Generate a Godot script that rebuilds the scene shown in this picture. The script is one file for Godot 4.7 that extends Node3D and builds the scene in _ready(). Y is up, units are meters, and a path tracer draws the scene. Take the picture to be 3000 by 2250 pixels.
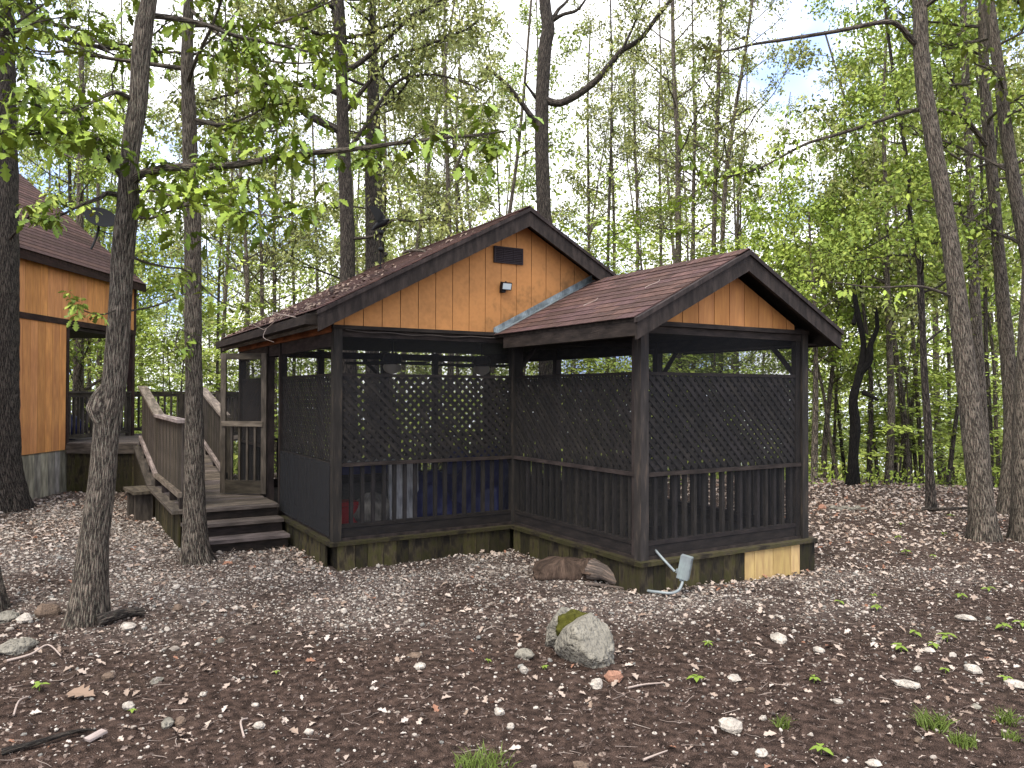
extends Node3D
# A screened wooden porch in a spring wood. World axes follow the porch walls; the camera is turned 30.7 degrees from them.

const F := 2250.0
var cam: Camera3D
var rng := RandomNumberGenerator.new()
var names := {}
var M := {}
var bump_noise := FastNoiseLite.new()
var patch_noise := FastNoiseLite.new()

# ------------------------------------------------------------------ mesh builder
class MB:
	var v := PackedVector3Array()
	var n := PackedVector3Array()
	var uv := PackedVector2Array()
	var c := PackedColorArray()
	var ix := PackedInt32Array()
	func quad(a: Vector3, b: Vector3, cc: Vector3, d: Vector3, nn: Vector3, ua := Vector2.ZERO, ub := Vector2(1, 0), uc := Vector2(1, 1), ud := Vector2(0, 1)):
		var k := v.size()
		v.append_array(PackedVector3Array([a, b, cc, d]))
		n.append_array(PackedVector3Array([nn, nn, nn, nn]))
		uv.append_array(PackedVector2Array([ua, ub, uc, ud]))
		if (cc - a).cross(d - b).dot(nn) > 0.0:
			ix.append_array(PackedInt32Array([k, k + 2, k + 1, k, k + 3, k + 2]))
		else:
			ix.append_array(PackedInt32Array([k, k + 1, k + 2, k, k + 2, k + 3]))
	func tri(a: Vector3, b: Vector3, cc: Vector3, nn: Vector3, ua := Vector2.ZERO, ub := Vector2(1, 0), uc := Vector2(1, 1)):
		var k := v.size()
		v.append_array(PackedVector3Array([a, b, cc]))
		n.append_array(PackedVector3Array([nn, nn, nn]))
		uv.append_array(PackedVector2Array([ua, ub, uc]))
		if (b - a).cross(cc - a).dot(nn) > 0.0:
			ix.append_array(PackedInt32Array([k, k + 2, k + 1]))
		else:
			ix.append_array(PackedInt32Array([k, k + 1, k + 2]))
	func box(s: Vector3, t := Transform3D.IDENTITY, off := Vector2.ZERO):
		var h := s * 0.5
		var ax := [Vector3.RIGHT, Vector3.UP, Vector3.BACK]
		var lng := 0
		if s.y >= s.x and s.y >= s.z: lng = 1
		elif s.z >= s.x and s.z >= s.y: lng = 2
		for k in 3:
			var a: int = (k + 1) % 3
			var b: int = (k + 2) % 3
			if b != lng and a == lng:
				var sw := a
				a = b
				b = sw
			for sg in [-1.0, 1.0]:
				var o: Vector3 = ax[k] * h[k] * sg
				var e: Vector3 = ax[a] * h[a]
				var g: Vector3 = ax[b] * h[b]
				var uo: Vector2 = off + Vector2(0.37 * k, 0.0)
				quad(t * (o - e - g), t * (o + e - g), t * (o + e + g), t * (o - e + g), (t.basis * (ax[k] * sg)).normalized(),
					uo + Vector2(-h[a], -h[b]), uo + Vector2(h[a], -h[b]), uo + Vector2(h[a], h[b]), uo + Vector2(-h[a], h[b]))
	func prism(p: PackedVector2Array, z0: float, z1: float, t := Transform3D.IDENTITY):
		# convex outline in x,y; extruded from z0 to z1
		var k := p.size()
		for q in range(1, k - 1):
			tri(t * Vector3(p[0].x, p[0].y, z1), t * Vector3(p[q].x, p[q].y, z1), t * Vector3(p[q + 1].x, p[q + 1].y, z1), (t.basis * Vector3.BACK).normalized(), p[0], p[q], p[q + 1])
			tri(t * Vector3(p[0].x, p[0].y, z0), t * Vector3(p[q].x, p[q].y, z0), t * Vector3(p[q + 1].x, p[q + 1].y, z0), (t.basis * Vector3.FORWARD).normalized(), p[0], p[q], p[q + 1])
		var mid := Vector2.ZERO
		for q in p: mid += q / k
		for q in k:
			var a := p[q]
			var b := p[(q + 1) % k]
			var e := (b - a).normalized()
			var nn := Vector2(e.y, -e.x)
			if nn.dot((a + b) * 0.5 - mid) < 0.0: nn = -nn
			var l := a.distance_to(b)
			quad(t * Vector3(a.x, a.y, z0), t * Vector3(b.x, b.y, z0), t * Vector3(b.x, b.y, z1), t * Vector3(a.x, a.y, z1), (t.basis * Vector3(nn.x, nn.y, 0)).normalized(), Vector2(0, 0), Vector2(0, l), Vector2(z1 - z0, l), Vector2(z1 - z0, 0))
	func tube(p: PackedVector3Array, r: PackedFloat32Array, sides: int, wob := 0.0, noise: FastNoiseLite = null, flare := 0.0, capped := true):
		var k0 := v.size()
		var side := Vector3.ZERO
		var along := 0.0
		var cnt := p.size()
		for q in cnt:
			var d := (p[mini(q + 1, cnt - 1)] - p[maxi(q - 1, 0)]).normalized()
			if side == Vector3.ZERO:
				side = d.cross(Vector3(0.31, 0.2, 0.93)).normalized()
			side = (side - d * side.dot(d)).normalized()
			var up := d.cross(side)
			if q > 0: along += p[q].distance_to(p[q - 1])
			for s in sides + 1:
				var a := TAU * (s % sides) / sides
				var dir := side * cos(a) + up * sin(a)
				var rr := r[q]
				if noise:
					var pp := p[q] + dir * r[q]
					rr *= 1.0 + wob * (noise.get_noise_3d(pp.x * 3.0, pp.y * 1.6, pp.z * 3.0) + 0.6 * noise.get_noise_3d(pp.x * 11.0, pp.y * 4.0, pp.z * 11.0))
					if flare > 0.0:
						var fl: float = flare * exp(-along * 5.0)
						rr *= 1.0 + fl * (0.65 + 0.55 * cos(a * 4.0 + noise.get_noise_2d(p[0].x * 50.0, p[0].z * 50.0) * 9.0))
				v.append(p[q] + dir * rr)
				n.append(dir)
				uv.append(Vector2(float(s) / sides * maxf(1.0, roundf(r[0] * TAU / 0.35)), along / 0.7))
		for q in cnt - 1:
			for s in sides:
				var a := k0 + q * (sides + 1) + s
				var b := a + sides + 1
				ix.append_array(PackedInt32Array([a, b, a + 1, a + 1, b, b + 1]))
		if capped:
			for e in [0, cnt - 1]:
				var k := v.size()
				var d: Vector3 = (p[1] - p[0]).normalized() * -1.0 if e == 0 else (p[cnt - 1] - p[cnt - 2]).normalized()
				v.append(p[e])
				n.append(d)
				uv.append(Vector2(0.5, 0.5))
				for s in sides + 1:
					v.append(v[k0 + e * (sides + 1) + s])
					n.append(d)
					uv.append(Vector2(0.5 + 0.1 * cos(TAU * s / sides), 0.5 + 0.1 * sin(TAU * s / sides)))
				for s in sides:
					if e == 0: ix.append_array(PackedInt32Array([k, k + 1 + s, k + 2 + s]))
					else: ix.append_array(PackedInt32Array([k, k + 2 + s, k + 1 + s]))
	func done() -> ArrayMesh:
		var a := []
		a.resize(Mesh.ARRAY_MAX)
		a[Mesh.ARRAY_VERTEX] = v
		a[Mesh.ARRAY_NORMAL] = n
		a[Mesh.ARRAY_TEX_UV] = uv
		if c.size() == v.size() and c.size() > 0: a[Mesh.ARRAY_COLOR] = c
		a[Mesh.ARRAY_INDEX] = ix
		var m := ArrayMesh.new()
		m.add_surface_from_arrays(Mesh.PRIMITIVE_TRIANGLES, a)
		return m

# ------------------------------------------------------------------ node helpers
func numbered(called: String) -> String:
	var k: int = names.get(called, 0)
	names[called] = k + 1
	return called if k == 0 else "%s_%03d" % [called, k]

func tag(o: Node3D, label: String, category: String, group := "", kind := ""):
	o.set_meta("label", label)
	if category: o.set_meta("category", category)
	if group: o.set_meta("group", group)
	if kind: o.set_meta("kind", kind)
	return o

func thing(called: String, label: String, category: String, at := Vector3.ZERO, turn := 0.0, group := "") -> Node3D:
	var o := Node3D.new()
	o.name = numbered(called)
	add_child(o)
	o.position = at
	o.rotation.y = turn
	tag(o, label, category, group)
	return o

func part(parent: Node, called: String, mesh: Mesh, mat: Material, t := Transform3D.IDENTITY) -> MeshInstance3D:
	var o := MeshInstance3D.new()
	o.name = called if parent != self else numbered(called)
	o.mesh = mesh
	o.material_override = mat
	o.transform = t
	parent.add_child(o, true)
	return o

func solo(called: String, mesh: Mesh, mat: Material, label: String, category: String, t := Transform3D.IDENTITY, group := "", kind := "") -> MeshInstance3D:
	var o := part(self, called, mesh, mat, t)
	tag(o, label, category, group, kind)
	return o

var box_cache := {}
func box_mesh(s: Vector3, variant := 0) -> ArrayMesh:
	var key := "%.4f %.4f %.4f %d" % [s.x, s.y, s.z, variant]
	if not box_cache.has(key):
		var b := MB.new()
		b.box(s, Transform3D.IDENTITY, Vector2(0.23, 0.61) * variant)
		box_cache[key] = b.done()
	return box_cache[key]

func pick(list: Array):
	return list[rng.randi() % list.size()]

# a board between two corners of a box, straight along the axes
func bar(parent: Node, called: String, lo: Vector3, hi: Vector3, mat, variant := -1) -> MeshInstance3D:
	if mat is Array: mat = pick(mat)
	return part(parent, called, box_mesh((hi - lo).abs(), rng.randi() % 4 if variant < 0 else variant), mat, Transform3D(Basis.IDENTITY, (lo + hi) * 0.5))

# a board from a to b with section w (sideways) x h (upwards)
func beam(parent: Node, called: String, a: Vector3, b: Vector3, w: float, h: float, mat, up := Vector3.UP) -> MeshInstance3D:
	if mat is Array: mat = pick(mat)
	var z := (b - a).normalized()
	var x := up.cross(z).normalized()
	return part(parent, called, box_mesh(Vector3(w, h, a.distance_to(b)), rng.randi() % 4), mat, Transform3D(Basis(x, z.cross(x), z), (a + b) * 0.5))

func path_of(p: Array) -> PackedVector3Array:
	# smooth curve through the points
	var out := PackedVector3Array()
	for k in p.size() - 1:
		var a: Vector3 = p[maxi(k - 1, 0)]
		var b: Vector3 = p[k]
		var c: Vector3 = p[k + 1]
		var d: Vector3 = p[mini(k + 2, p.size() - 1)]
		for s in 4:
			out.append(b.cubic_interpolate(c, a, d, s / 4.0))
	out.append(p[p.size() - 1])
	return out

func taper(cnt: int, r0: float, r1: float, pw := 1.0) -> PackedFloat32Array:
	var out := PackedFloat32Array()
	for k in cnt: out.append(lerpf(r0, r1, pow(k / float(cnt - 1), pw)))
	return out

# ------------------------------------------------------------------ from photograph to place
func ray(px: float, py: float) -> Vector3:
	return cam.transform.basis * Vector3((px - 1500.0) / F, -(py - 1125.0) / F, -1.0)
func at(px: float, py: float, depth: float) -> Vector3:
	return cam.position + ray(px, py) * depth
func on_ground(px: float, py: float) -> Vector3:
	var d := ray(px, py)
	var p := cam.position + d * (-cam.position.y / d.y)
	for k in 6:
		p = cam.position + d * ((height(p.x, p.z) - cam.position.y) / d.y)
	return p
func along_view(depth: float, lateral: float, y := 0.0) -> Vector3:
	# metres forward from and to the side of the spot where the photographer stands
	var yaw := deg_to_rad(-30.727)
	return Vector3(-sin(yaw) * depth + cos(yaw) * lateral, y, -cos(yaw) * depth - sin(yaw) * lateral)

func height(x: float, z: float) -> float:
	var r := sqrt(x * x + z * z)
	var h := 0.05 * (1.0 - smoothstep(4.8, 6.4, x)) - 0.01
	h += 0.02 * bump_noise.get_noise_2d(x * 1.2, z * 1.2) * smoothstep(0.0, 1.0, r)
	h += 0.012 * bump_noise.get_noise_2d(x * 9.0, z * 9.0)
	if r > 15.0:
		h -= 0.10 * (r - 15.0) * smoothstep(15.0, 24.0, r)
		h += 0.5 * bump_noise.get_noise_2d(x * 0.3 + 70.0, z * 0.3) * smoothstep(17.0, 30.0, r)
	return h

# ------------------------------------------------------------------ materials
func noise_bytes(w: int, h: int, freq: float, seed_: int, sx := 1.0, oct := 4, kind := FastNoiseLite.TYPE_SIMPLEX_SMOOTH) -> PackedByteArray:
	var nz := FastNoiseLite.new()
	nz.seed = seed_
	nz.noise_type = kind
	nz.frequency = freq
	nz.fractal_octaves = oct
	var im: Image = nz.get_seamless_image(int(w * sx), h, false, false, 0.12, true)
	im.convert(Image.FORMAT_L8)
	if sx != 1.0: im.resize(w, h, Image.INTERPOLATE_BILINEAR)
	return im.get_data()

func tex_of(bytes: PackedByteArray, w: int, h: int) -> ImageTexture:
	var im := Image.create_from_data(w, h, false, Image.FORMAT_RGB8, bytes)
	return ImageTexture.create_from_image(im)
func gray_tex(bytes: PackedByteArray, w: int, h: int) -> ImageTexture:
	return ImageTexture.create_from_image(Image.create_from_data(w, h, false, Image.FORMAT_L8, bytes))

func mix3(a: Color, b: Color, t: float) -> Color:
	return a.lerp(b, clampf(t, 0.0, 1.0))

# colours below are sRGB multipliers on a texture; function f(i) gives the colour of texel i
func paint(w: int, h: int, f: Callable) -> ImageTexture:
	var out := PackedByteArray()
	out.resize(w * h * 3)
	for k in w * h:
		var c: Color = f.call(k)
		out[k * 3] = clampi(int(c.r * 255.0), 0, 255)
		out[k * 3 + 1] = clampi(int(c.g * 255.0), 0, 255)
		out[k * 3 + 2] = clampi(int(c.b * 255.0), 0, 255)
	return tex_of(out, w, h)

func mat(color: Color, rough := 0.85, tex: Texture2D = null, bump: Texture2D = null, relief := 0.0, uvs := Vector3.ONE, tri := false) -> StandardMaterial3D:
	var m := StandardMaterial3D.new()
	m.albedo_color = color
	m.roughness = rough
	m.albedo_texture = tex
	m.metallic_specular = 0.35
	if bump:
		m.heightmap_enabled = true
		m.heightmap_texture = bump
		m.heightmap_scale = relief
	m.uv1_scale = uvs
	if tri:
		m.uv1_triplanar = true
		m.uv1_world_triplanar = true
	return m

func shades(base: Color, spread: float, cnt: int, tex: Texture2D, bump: Texture2D, relief: float, uvs: Vector3, rough := 0.85) -> Array:
	var out := []
	for k in cnt:
		var f := 1.0 + spread * (2.0 * k / maxf(cnt - 1, 1) - 1.0)
		out.append(mat(Color(base.r * f, base.g * f, base.b * f * (1.0 + 0.04 * ((k * 7) % 3 - 1))), rough, tex, bump, relief, uvs))
	return out

func make_materials():
	var W := 256
	# wood grain: lines run along v
	var g1 := noise_bytes(W, W, 0.05, 3, 1.0, 3)
	var fine := noise_bytes(W, W, 0.35, 11, 1.0, 2)
	var blot := noise_bytes(W, W, 0.012, 5, 1.0, 4)
	var lines := PackedByteArray()
	lines.resize(W * W)
	for y in W:
		for x in W:
			# sample the fine noise stretched 16 times along v
			var a := fine[(y / 16) * W + x] * (16 - y % 16) + fine[((y / 16 + 1) % 16) * W + x] * (y % 16)
			lines[y * W + x] = a / 16
	var wood := paint(W, W, func(k):
		var l := lines[k] / 255.0
		var b := blot[k] / 255.0
		var s := 0.72 + 0.42 * (l - 0.5) + 0.40 * (b - 0.5)
		return Color(s, s * 0.985, s * 0.965))
	var grain := gray_tex(lines, W, W)
	var worn := paint(W, W, func(k):
		var l := lines[k] / 255.0
		var b := blot[k] / 255.0
		var s := 0.60 + 0.3 * (l - 0.5) + 0.25 * (b - 0.5)
		var c := Color(s, s, s)
		return mix3(c, Color(0.95, 0.88, 0.8), smoothstep(0.60, 0.78, 0.55 * b + 0.45 * l) * 0.75))
	M.wood_grain = grain
	M.dark = shades(Color(0.25, 0.218, 0.203), 0.10, 3, wood, grain, 0.25, Vector3(4, 1.2, 1))
	M.post = shades(Color(0.32, 0.295, 0.28), 0.08, 2, worn, grain, 0.25, Vector3(4, 0.8, 1))
	M.inner = M.dark
	M.slat = shades(Color(0.245, 0.225, 0.215), 0.12, 4, wood, grain, 0.1, Vector3(5, 1.5, 1))
	M.deck = shades(Color(0.50, 0.46, 0.435), 0.13, 5, wood, grain, 0.3, Vector3(4, 1.0, 1))
	M.rail = shades(Color(0.40, 0.37, 0.335), 0.14, 5, wood, grain, 0.3, Vector3(4, 1.0, 1))
	M.raw = shades(Color(0.66, 0.61, 0.57), 0.10, 3, wood, grain, 0.3, Vector3(4, 1.0, 1))
	M.frieze = mat(Color(0.66, 0.40, 0.24), 0.8, wood, grain, 0.1, Vector3(3, 0.7, 1))
	# siding paint: faint rough-sawn grain and weather streaks
	var side := paint(W, W, func(k):
		var s := 0.86 + 0.14 * (lines[k] / 255.0 - 0.5) + 0.16 * (blot[k] / 255.0 - 0.5)
		return Color(s, s * (0.98 + 0.05 * (blot[k] / 255.0 - 0.5)), s * 0.97))
	M.orange = shades(Color(0.78, 0.545, 0.325), 0.035, 4, side, grain, 0.12, Vector3(2.5, 0.55, 1), 0.8)
	M.orange_house = shades(Color(0.93, 0.66, 0.42), 0.04, 4, side, grain, 0.12, Vector3(2.5, 0.55, 1), 0.8)
	# mossy, damp skirting boards
	var moss := paint(W, W, func(k):
		var l := lines[k] / 255.0
		var b := blot[k] / 255.0
		var g := g1[k] / 255.0
		var s := 0.55 + 0.35 * (l - 0.5) + 0.3 * (g - 0.5)
		var c := Color(s * 0.98, s * 0.92, s * 0.80)
		c = mix3(c, Color(0.40, 0.42, 0.22), smoothstep(0.36, 0.72, 0.65 * b + 0.35 * g) * 0.65)
		return mix3(c, Color(0.14, 0.13, 0.11), smoothstep(0.45, 0.85, 1.0 - b) * 0.6))
	M.skirt = shades(Color(0.47, 0.445, 0.39), 0.24, 5, moss, grain, 0.3, Vector3(2.2, 0.9, 1))
	M.cap = shades(Color(0.50, 0.475, 0.42), 0.10, 3, moss, grain, 0.3, Vector3(3, 1.3, 1))
	M.new_plank = shades(Color(0.80, 0.69, 0.47), 0.05, 3, side, grain, 0.1, Vector3(4, 0.8, 1))
	M.house_skirt = shades(Color(0.80, 0.78, 0.72), 0.10, 4, wood, grain, 0.3, Vector3(2.5, 0.6, 1))
	M.trim = shades(Color(0.30, 0.22, 0.205), 0.06, 2, wood, grain, 0.2, Vector3(4, 1, 1))
	# shingles
	var gr := noise_bytes(W, W, 0.6, 21, 1.0, 2)
	var shing := paint(W, W, func(k):
		var s := 0.78 + 0.5 * (gr[k] / 255.0 - 0.5) + 0.25 * (blot[k] / 255.0 - 0.5)
		return Color(s, s * 0.97, s * 0.96))
	M.shingle = shades(Color(0.405, 0.315, 0.295), 0.12, 5, shing, gray_tex(gr, W, W), 0.15, Vector3(3, 3, 1), 0.95)
	M.metal_gray = mat(Color(0.60, 0.645, 0.655), 0.5, side, null, 0, Vector3(2, 2, 1))
	M.metal_gray.metallic = 0.25
	M.flashing = mat(Color(0.62, 0.67, 0.69), 0.5, wood, null, 0, Vector3(2, 2, 1))
	M.flashing.metallic = 0.3
	M.black = mat(Color(0.07, 0.07, 0.075), 0.55)
	M.vent = mat(Color(0.20, 0.17, 0.175), 0.8)
	M.groove = mat(Color(0.20, 0.11, 0.06), 0.9)
	M.screen = mat(Color(0.14, 0.14, 0.145, 0.32), 0.9)
	M.screen.transparency = BaseMaterial3D.TRANSPARENCY_ALPHA
	M.screen_dense = M.screen
	M.screen_far = M.screen
	M.screen_thick = mat(Color(0.14, 0.14, 0.145, 0.86), 0.9)
	M.screen_thick.transparency = BaseMaterial3D.TRANSPARENCY_ALPHA
	M.tarp = mat(Color(0.06, 0.095, 0.30), 0.38)
	M.white_board = mat(Color(0.92, 0.93, 0.95), 0.6, wood, null, 0, Vector3(1, 1, 1))
	M.red = mat(Color(0.55, 0.08, 0.09), 0.5)
	M.sack = mat(Color(0.66, 0.64, 0.60), 0.9, wood, null, 0, Vector3(1, 1, 1))
	M.glass_lamp = mat(Color(0.72, 0.76, 0.76), 0.15)
	M.bowl = mat(Color(0.62, 0.58, 0.52), 0.35)
	# bark
	var bw := 512
	var b1 := noise_bytes(bw, bw, 0.03, 41, 1.0, 4)
	var cell := FastNoiseLite.new()
	cell.seed = 9
	cell.noise_type = FastNoiseLite.TYPE_CELLULAR
	cell.cellular_return_type = FastNoiseLite.RETURN_DISTANCE2_SUB
	cell.frequency = 0.034
	cell.domain_warp_enabled = true
	cell.domain_warp_amplitude = 22.0
	cell.domain_warp_frequency = 0.03
	var ci: Image = cell.get_seamless_image(bw, bw / 4, false, false, 0.12, true)
	ci.convert(Image.FORMAT_L8)
	ci.resize(bw, bw, Image.INTERPOLATE_CUBIC)
	var cb := ci.get_data()
	var b2 := noise_bytes(bw, bw, 0.2, 43, 1.0, 3)
	var hgt := PackedByteArray()
	hgt.resize(bw * bw)
	for k in bw * bw:
		hgt[k] = clampi(int(cb[k] * 0.72 + b1[k] * 0.25 + (b2[k] - 128) * 0.30), 0, 255)
	var bark := paint(bw, bw, func(k):
		var h := hgt[k] / 255.0
		var s := 0.20 + 0.78 * smoothstep(0.08, 0.62, h) + 0.22 * (b2[k] / 255.0 - 0.5)
		var c := Color(s, s * 0.95, s * 0.90)
		return mix3(c, Color(s * 0.98, s * 1.0, s * 0.93), smoothstep(0.5, 0.7, b1[k] / 255.0)))
	M.bark_h = gray_tex(hgt, bw, bw)
	M.bark = mat(Color(0.66, 0.62, 0.585), 0.95, bark, M.bark_h, 3.2)
	M.bark_dark = mat(Color(0.47, 0.44, 0.425), 0.95, bark, M.bark_h, 3.2)
	M.bark_light = mat(Color(0.66, 0.625, 0.585), 0.95, bark, M.bark_h, 1.6, Vector3(1.5, 1.5, 1))
	M.bark_far = M.bark
	M.bark_black = mat(Color(0.17, 0.16, 0.155), 0.95, bark, M.bark_h, 2.0)
	# soil
	var sw := 512
	var s1 := noise_bytes(sw, sw, 0.02, 61, 1.0, 5)
	var s2 := noise_bytes(sw, sw, 0.22, 62, 1.0, 3)
	var s3 := noise_bytes(sw, sw, 0.5, 63, 1.0, 1)
	var soil := paint(sw, sw, func(k):
		var s := 0.50 + 0.5 * (s1[k] / 255.0 - 0.5) + 0.75 * (s2[k] / 255.0 - 0.5)
		var c := Color(s, s * 0.96, s * 0.94)
		return mix3(c, Color(1.0, 0.95, 0.92), smoothstep(0.80, 0.92, s3[k] / 255.0) * 0.6))
	var sh := PackedByteArray()
	sh.resize(sw * sw)
	for k in sw * sw: sh[k] = clampi(int(s2[k] * 0.7 + s1[k] * 0.3), 0, 255)
	M.ground = mat(Color.WHITE, 0.97, soil, gray_tex(sh, sw, sw), 1.6, Vector3(1.1, 1.1, 1.1), true)
	M.ground.vertex_color_use_as_albedo = true
	M.ground.metallic_specular = 0.2
	# stone
	var stone := paint(W, W, func(k):
		var s := 0.80 + 0.35 * (blot[k] / 255.0 - 0.5) + 0.30 * (gr[k] / 255.0 - 0.5)
		return mix3(Color(s, s * 0.985, s * 0.95), Color(0.36, 0.36, 0.34), smoothstep(0.60, 0.75, g1[k] / 255.0) * 0.55))
	M.stone_tex = stone
	M.stone = mat(Color(0.60, 0.585, 0.55), 0.92, stone, gray_tex(g1, W, W), 2.5, Vector3(2.2, 2.2, 2.2), true)
	M.stone_pale = mat(Color(0.82, 0.79, 0.76), 0.92, stone, gray_tex(g1, W, W), 0.8, Vector3(5, 5, 5), true)
	M.stone_pink = mat(Color(0.74, 0.56, 0.48), 0.92, stone, gray_tex(g1, W, W), 0.8, Vector3(5, 5, 5), true)
	M.stone_brown = mat(Color(0.52, 0.45, 0.40), 0.92, stone, gray_tex(g1, W, W), 0.8, Vector3(5, 5, 5), true)
	M.moss = mat(Color(0.36, 0.36, 0.13), 0.98, stone, gray_tex(gr, W, W), 0.6, Vector3(6, 6, 6), true)
	M.pebble = mat(Color.WHITE, 0.92, stone, null, 0, Vector3(7, 7, 7), true)
	M.pebble.vertex_color_use_as_albedo = true
	M.rotten = mat(Color(0.46, 0.385, 0.335), 0.95, wood, grain, 1.2, Vector3(5, 0.6, 1))
	M.rotten_pale = mat(Color(0.72, 0.65, 0.60), 0.95, worn, grain, 1.0, Vector3(4, 1, 1))
	# leaves
	M.leaf = mat(Color.WHITE, 0.55)
	M.leaf.vertex_color_use_as_albedo = true
	M.leaf.backlight = Color(1.0, 1.0, 0.7)
	M.leaf.cull_mode = BaseMaterial3D.CULL_DISABLED
	M.litter = mat(Color.WHITE, 0.85)
	M.litter.vertex_color_use_as_albedo = true
	M.litter.cull_mode = BaseMaterial3D.CULL_DISABLED
	M.twig = mat(Color(0.62, 0.56, 0.52), 0.9)
	M.dry = mat(Color(0.50, 0.42, 0.355), 0.8)
	M.dry.cull_mode = BaseMaterial3D.CULL_DISABLED
	M.dead_leaf = mat(Color(0.55, 0.30, 0.20), 0.8)
	M.dead_leaf.cull_mode = BaseMaterial3D.CULL_DISABLED

func sky_panorama() -> ImageTexture:
	var w := 1024
	var h := 512
	var nz := FastNoiseLite.new()
	nz.seed = 77
	nz.frequency = 1.0
	nz.fractal_octaves = 5
	var out := PackedByteArray()
	out.resize(w * h * 3)
	for y in h:
		var el := (0.5 - (y + 0.5) / h) * PI
		for x in w:
			var az := (x + 0.5) / w * TAU
			var d := Vector3(cos(el) * cos(az), sin(el), cos(el) * sin(az))
			var t := 0.5 + 0.5 * nz.get_noise_3d(d.x * 1.6, d.y * 2.6, d.z * 1.6)
			t = smoothstep(0.34, 0.50, t)
			var c := Color(0.56, 0.65, 0.84).lerp(Color(0.90, 0.90, 0.91), t)
			var k := (y * w + x) * 3
			out[k] = int(c.r * 255.0)
			out[k + 1] = int(c.g * 255.0)
			out[k + 2] = int(c.b * 255.0)
	return tex_of(out, w, h)

# ------------------------------------------------------------------ the scene
func _ready():
	rng.seed = 20240513
	bump_noise.seed = 4
	bump_noise.frequency = 1.0
	bump_noise.fractal_octaves = 3
	patch_noise.seed = 14
	patch_noise.frequency = 0.5
	patch_noise.fractal_octaves = 4

	cam = Camera3D.new()
	cam.name = "camera"
	cam.fov = rad_to_deg(2.0 * atan(1125.0 / F))
	cam.position = Vector3(0, 1.8, 0)
	cam.rotation_degrees = Vector3(0.651, -30.727, 0.148)
	cam.far = 2000.0
	cam.near = 0.05
	add_child(cam)
	cam.current = true

	var env := Environment.new()
	env.background_mode = Environment.BG_SKY
	var sky := Sky.new()
	var pan := PanoramaSkyMaterial.new()
	pan.panorama = sky_panorama()
	pan.energy_multiplier = 1.0
	sky.sky_material = pan
	env.sky = sky
	env.background_energy_multiplier = 1.0
	env.tonemap_mode = Environment.TONE_MAPPER_LINEAR
	env.tonemap_exposure = 3.0
	env.sdfgi_enabled = true
	env.ssao_enabled = true
	env.ssil_enabled = true
	var we := WorldEnvironment.new()
	we.name = "world_environment"
	we.environment = env
	add_child(we)

	var sun := DirectionalLight3D.new()
	sun.name = "sun"
	sun.light_energy = 0.5
	sun.light_color = Color(1.0, 0.97, 0.92)
	sun.light_angular_distance = 30.0
	sun.rotation_degrees = Vector3(-58, -52, 0)
	sun.shadow_enabled = true
	add_child(sun)

	make_materials()
	make_leaf_meshes()
	build_ground()
	build_porch()
	build_walkway()
	build_house()
	build_trees()
	build_forest()
	build_objects()
	build_litter()

# ------------------------------------------------------------------ porch
const XA := 2.36
const XD := 6.64
const XC := 4.42
const ZA := -7.42
const ZC := -5.22
const ZB := -12.0

func lattice_slats(panel: Node3D, o: Vector3, u: Vector3, nrm: Vector3, w: float, h: float, joined: bool):
	# two crossed layers of diagonal slats in the rectangle w x h whose lower corner is o
	var step := 0.0665
	var b := MB.new()
	for layer in 2:
		var dirx := 1.0 if layer == 1 else -1.0
		var dir := (u * dirx + Vector3.UP).normalized()
		var off := -nrm * (0.004 + 0.0085 * layer)
		var cnt := int((w + h) * 0.7071 / step)
		for k in cnt:
			var s := (k + 0.5) * step * 1.41421 # where the slat crosses the bottom edge, measured from one corner
			# the line: x = s - y (layer 0) or mirrored
			var y0 := maxf(0.0, s - w)
			var y1 := minf(h, s)
			if y1 - y0 < 0.03: continue
			var xa := s - y0
			var xb := s - y1
			if layer == 1:
				xa = w - xa
				xb = w - xb
			var pa := o + u * xa + Vector3.UP * y0 + off
			var pb := o + u * xb + Vector3.UP * y1 + off
			var l := pa.distance_to(pb)
			var zz := (pb - pa).normalized()
			var xx := nrm.cross(zz).normalized()
			var t := Transform3D(Basis(xx, nrm, zz * l), (pa + pb) * 0.5)
			if joined:
				b.box(Vector3(0.037, 0.0075, 1.0), t)
			else:
				part(panel, "slat", box_mesh(Vector3(0.037, 0.0075, 1.0), k % 4), M.slat[(k * 5 + layer * 2 + rng.randi() % 2) % 4], t)
	if joined:
		var o2 := part(panel, "slats", b.done(), M.inner[1])
		o2.set_meta("kind", "stuff")

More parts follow.
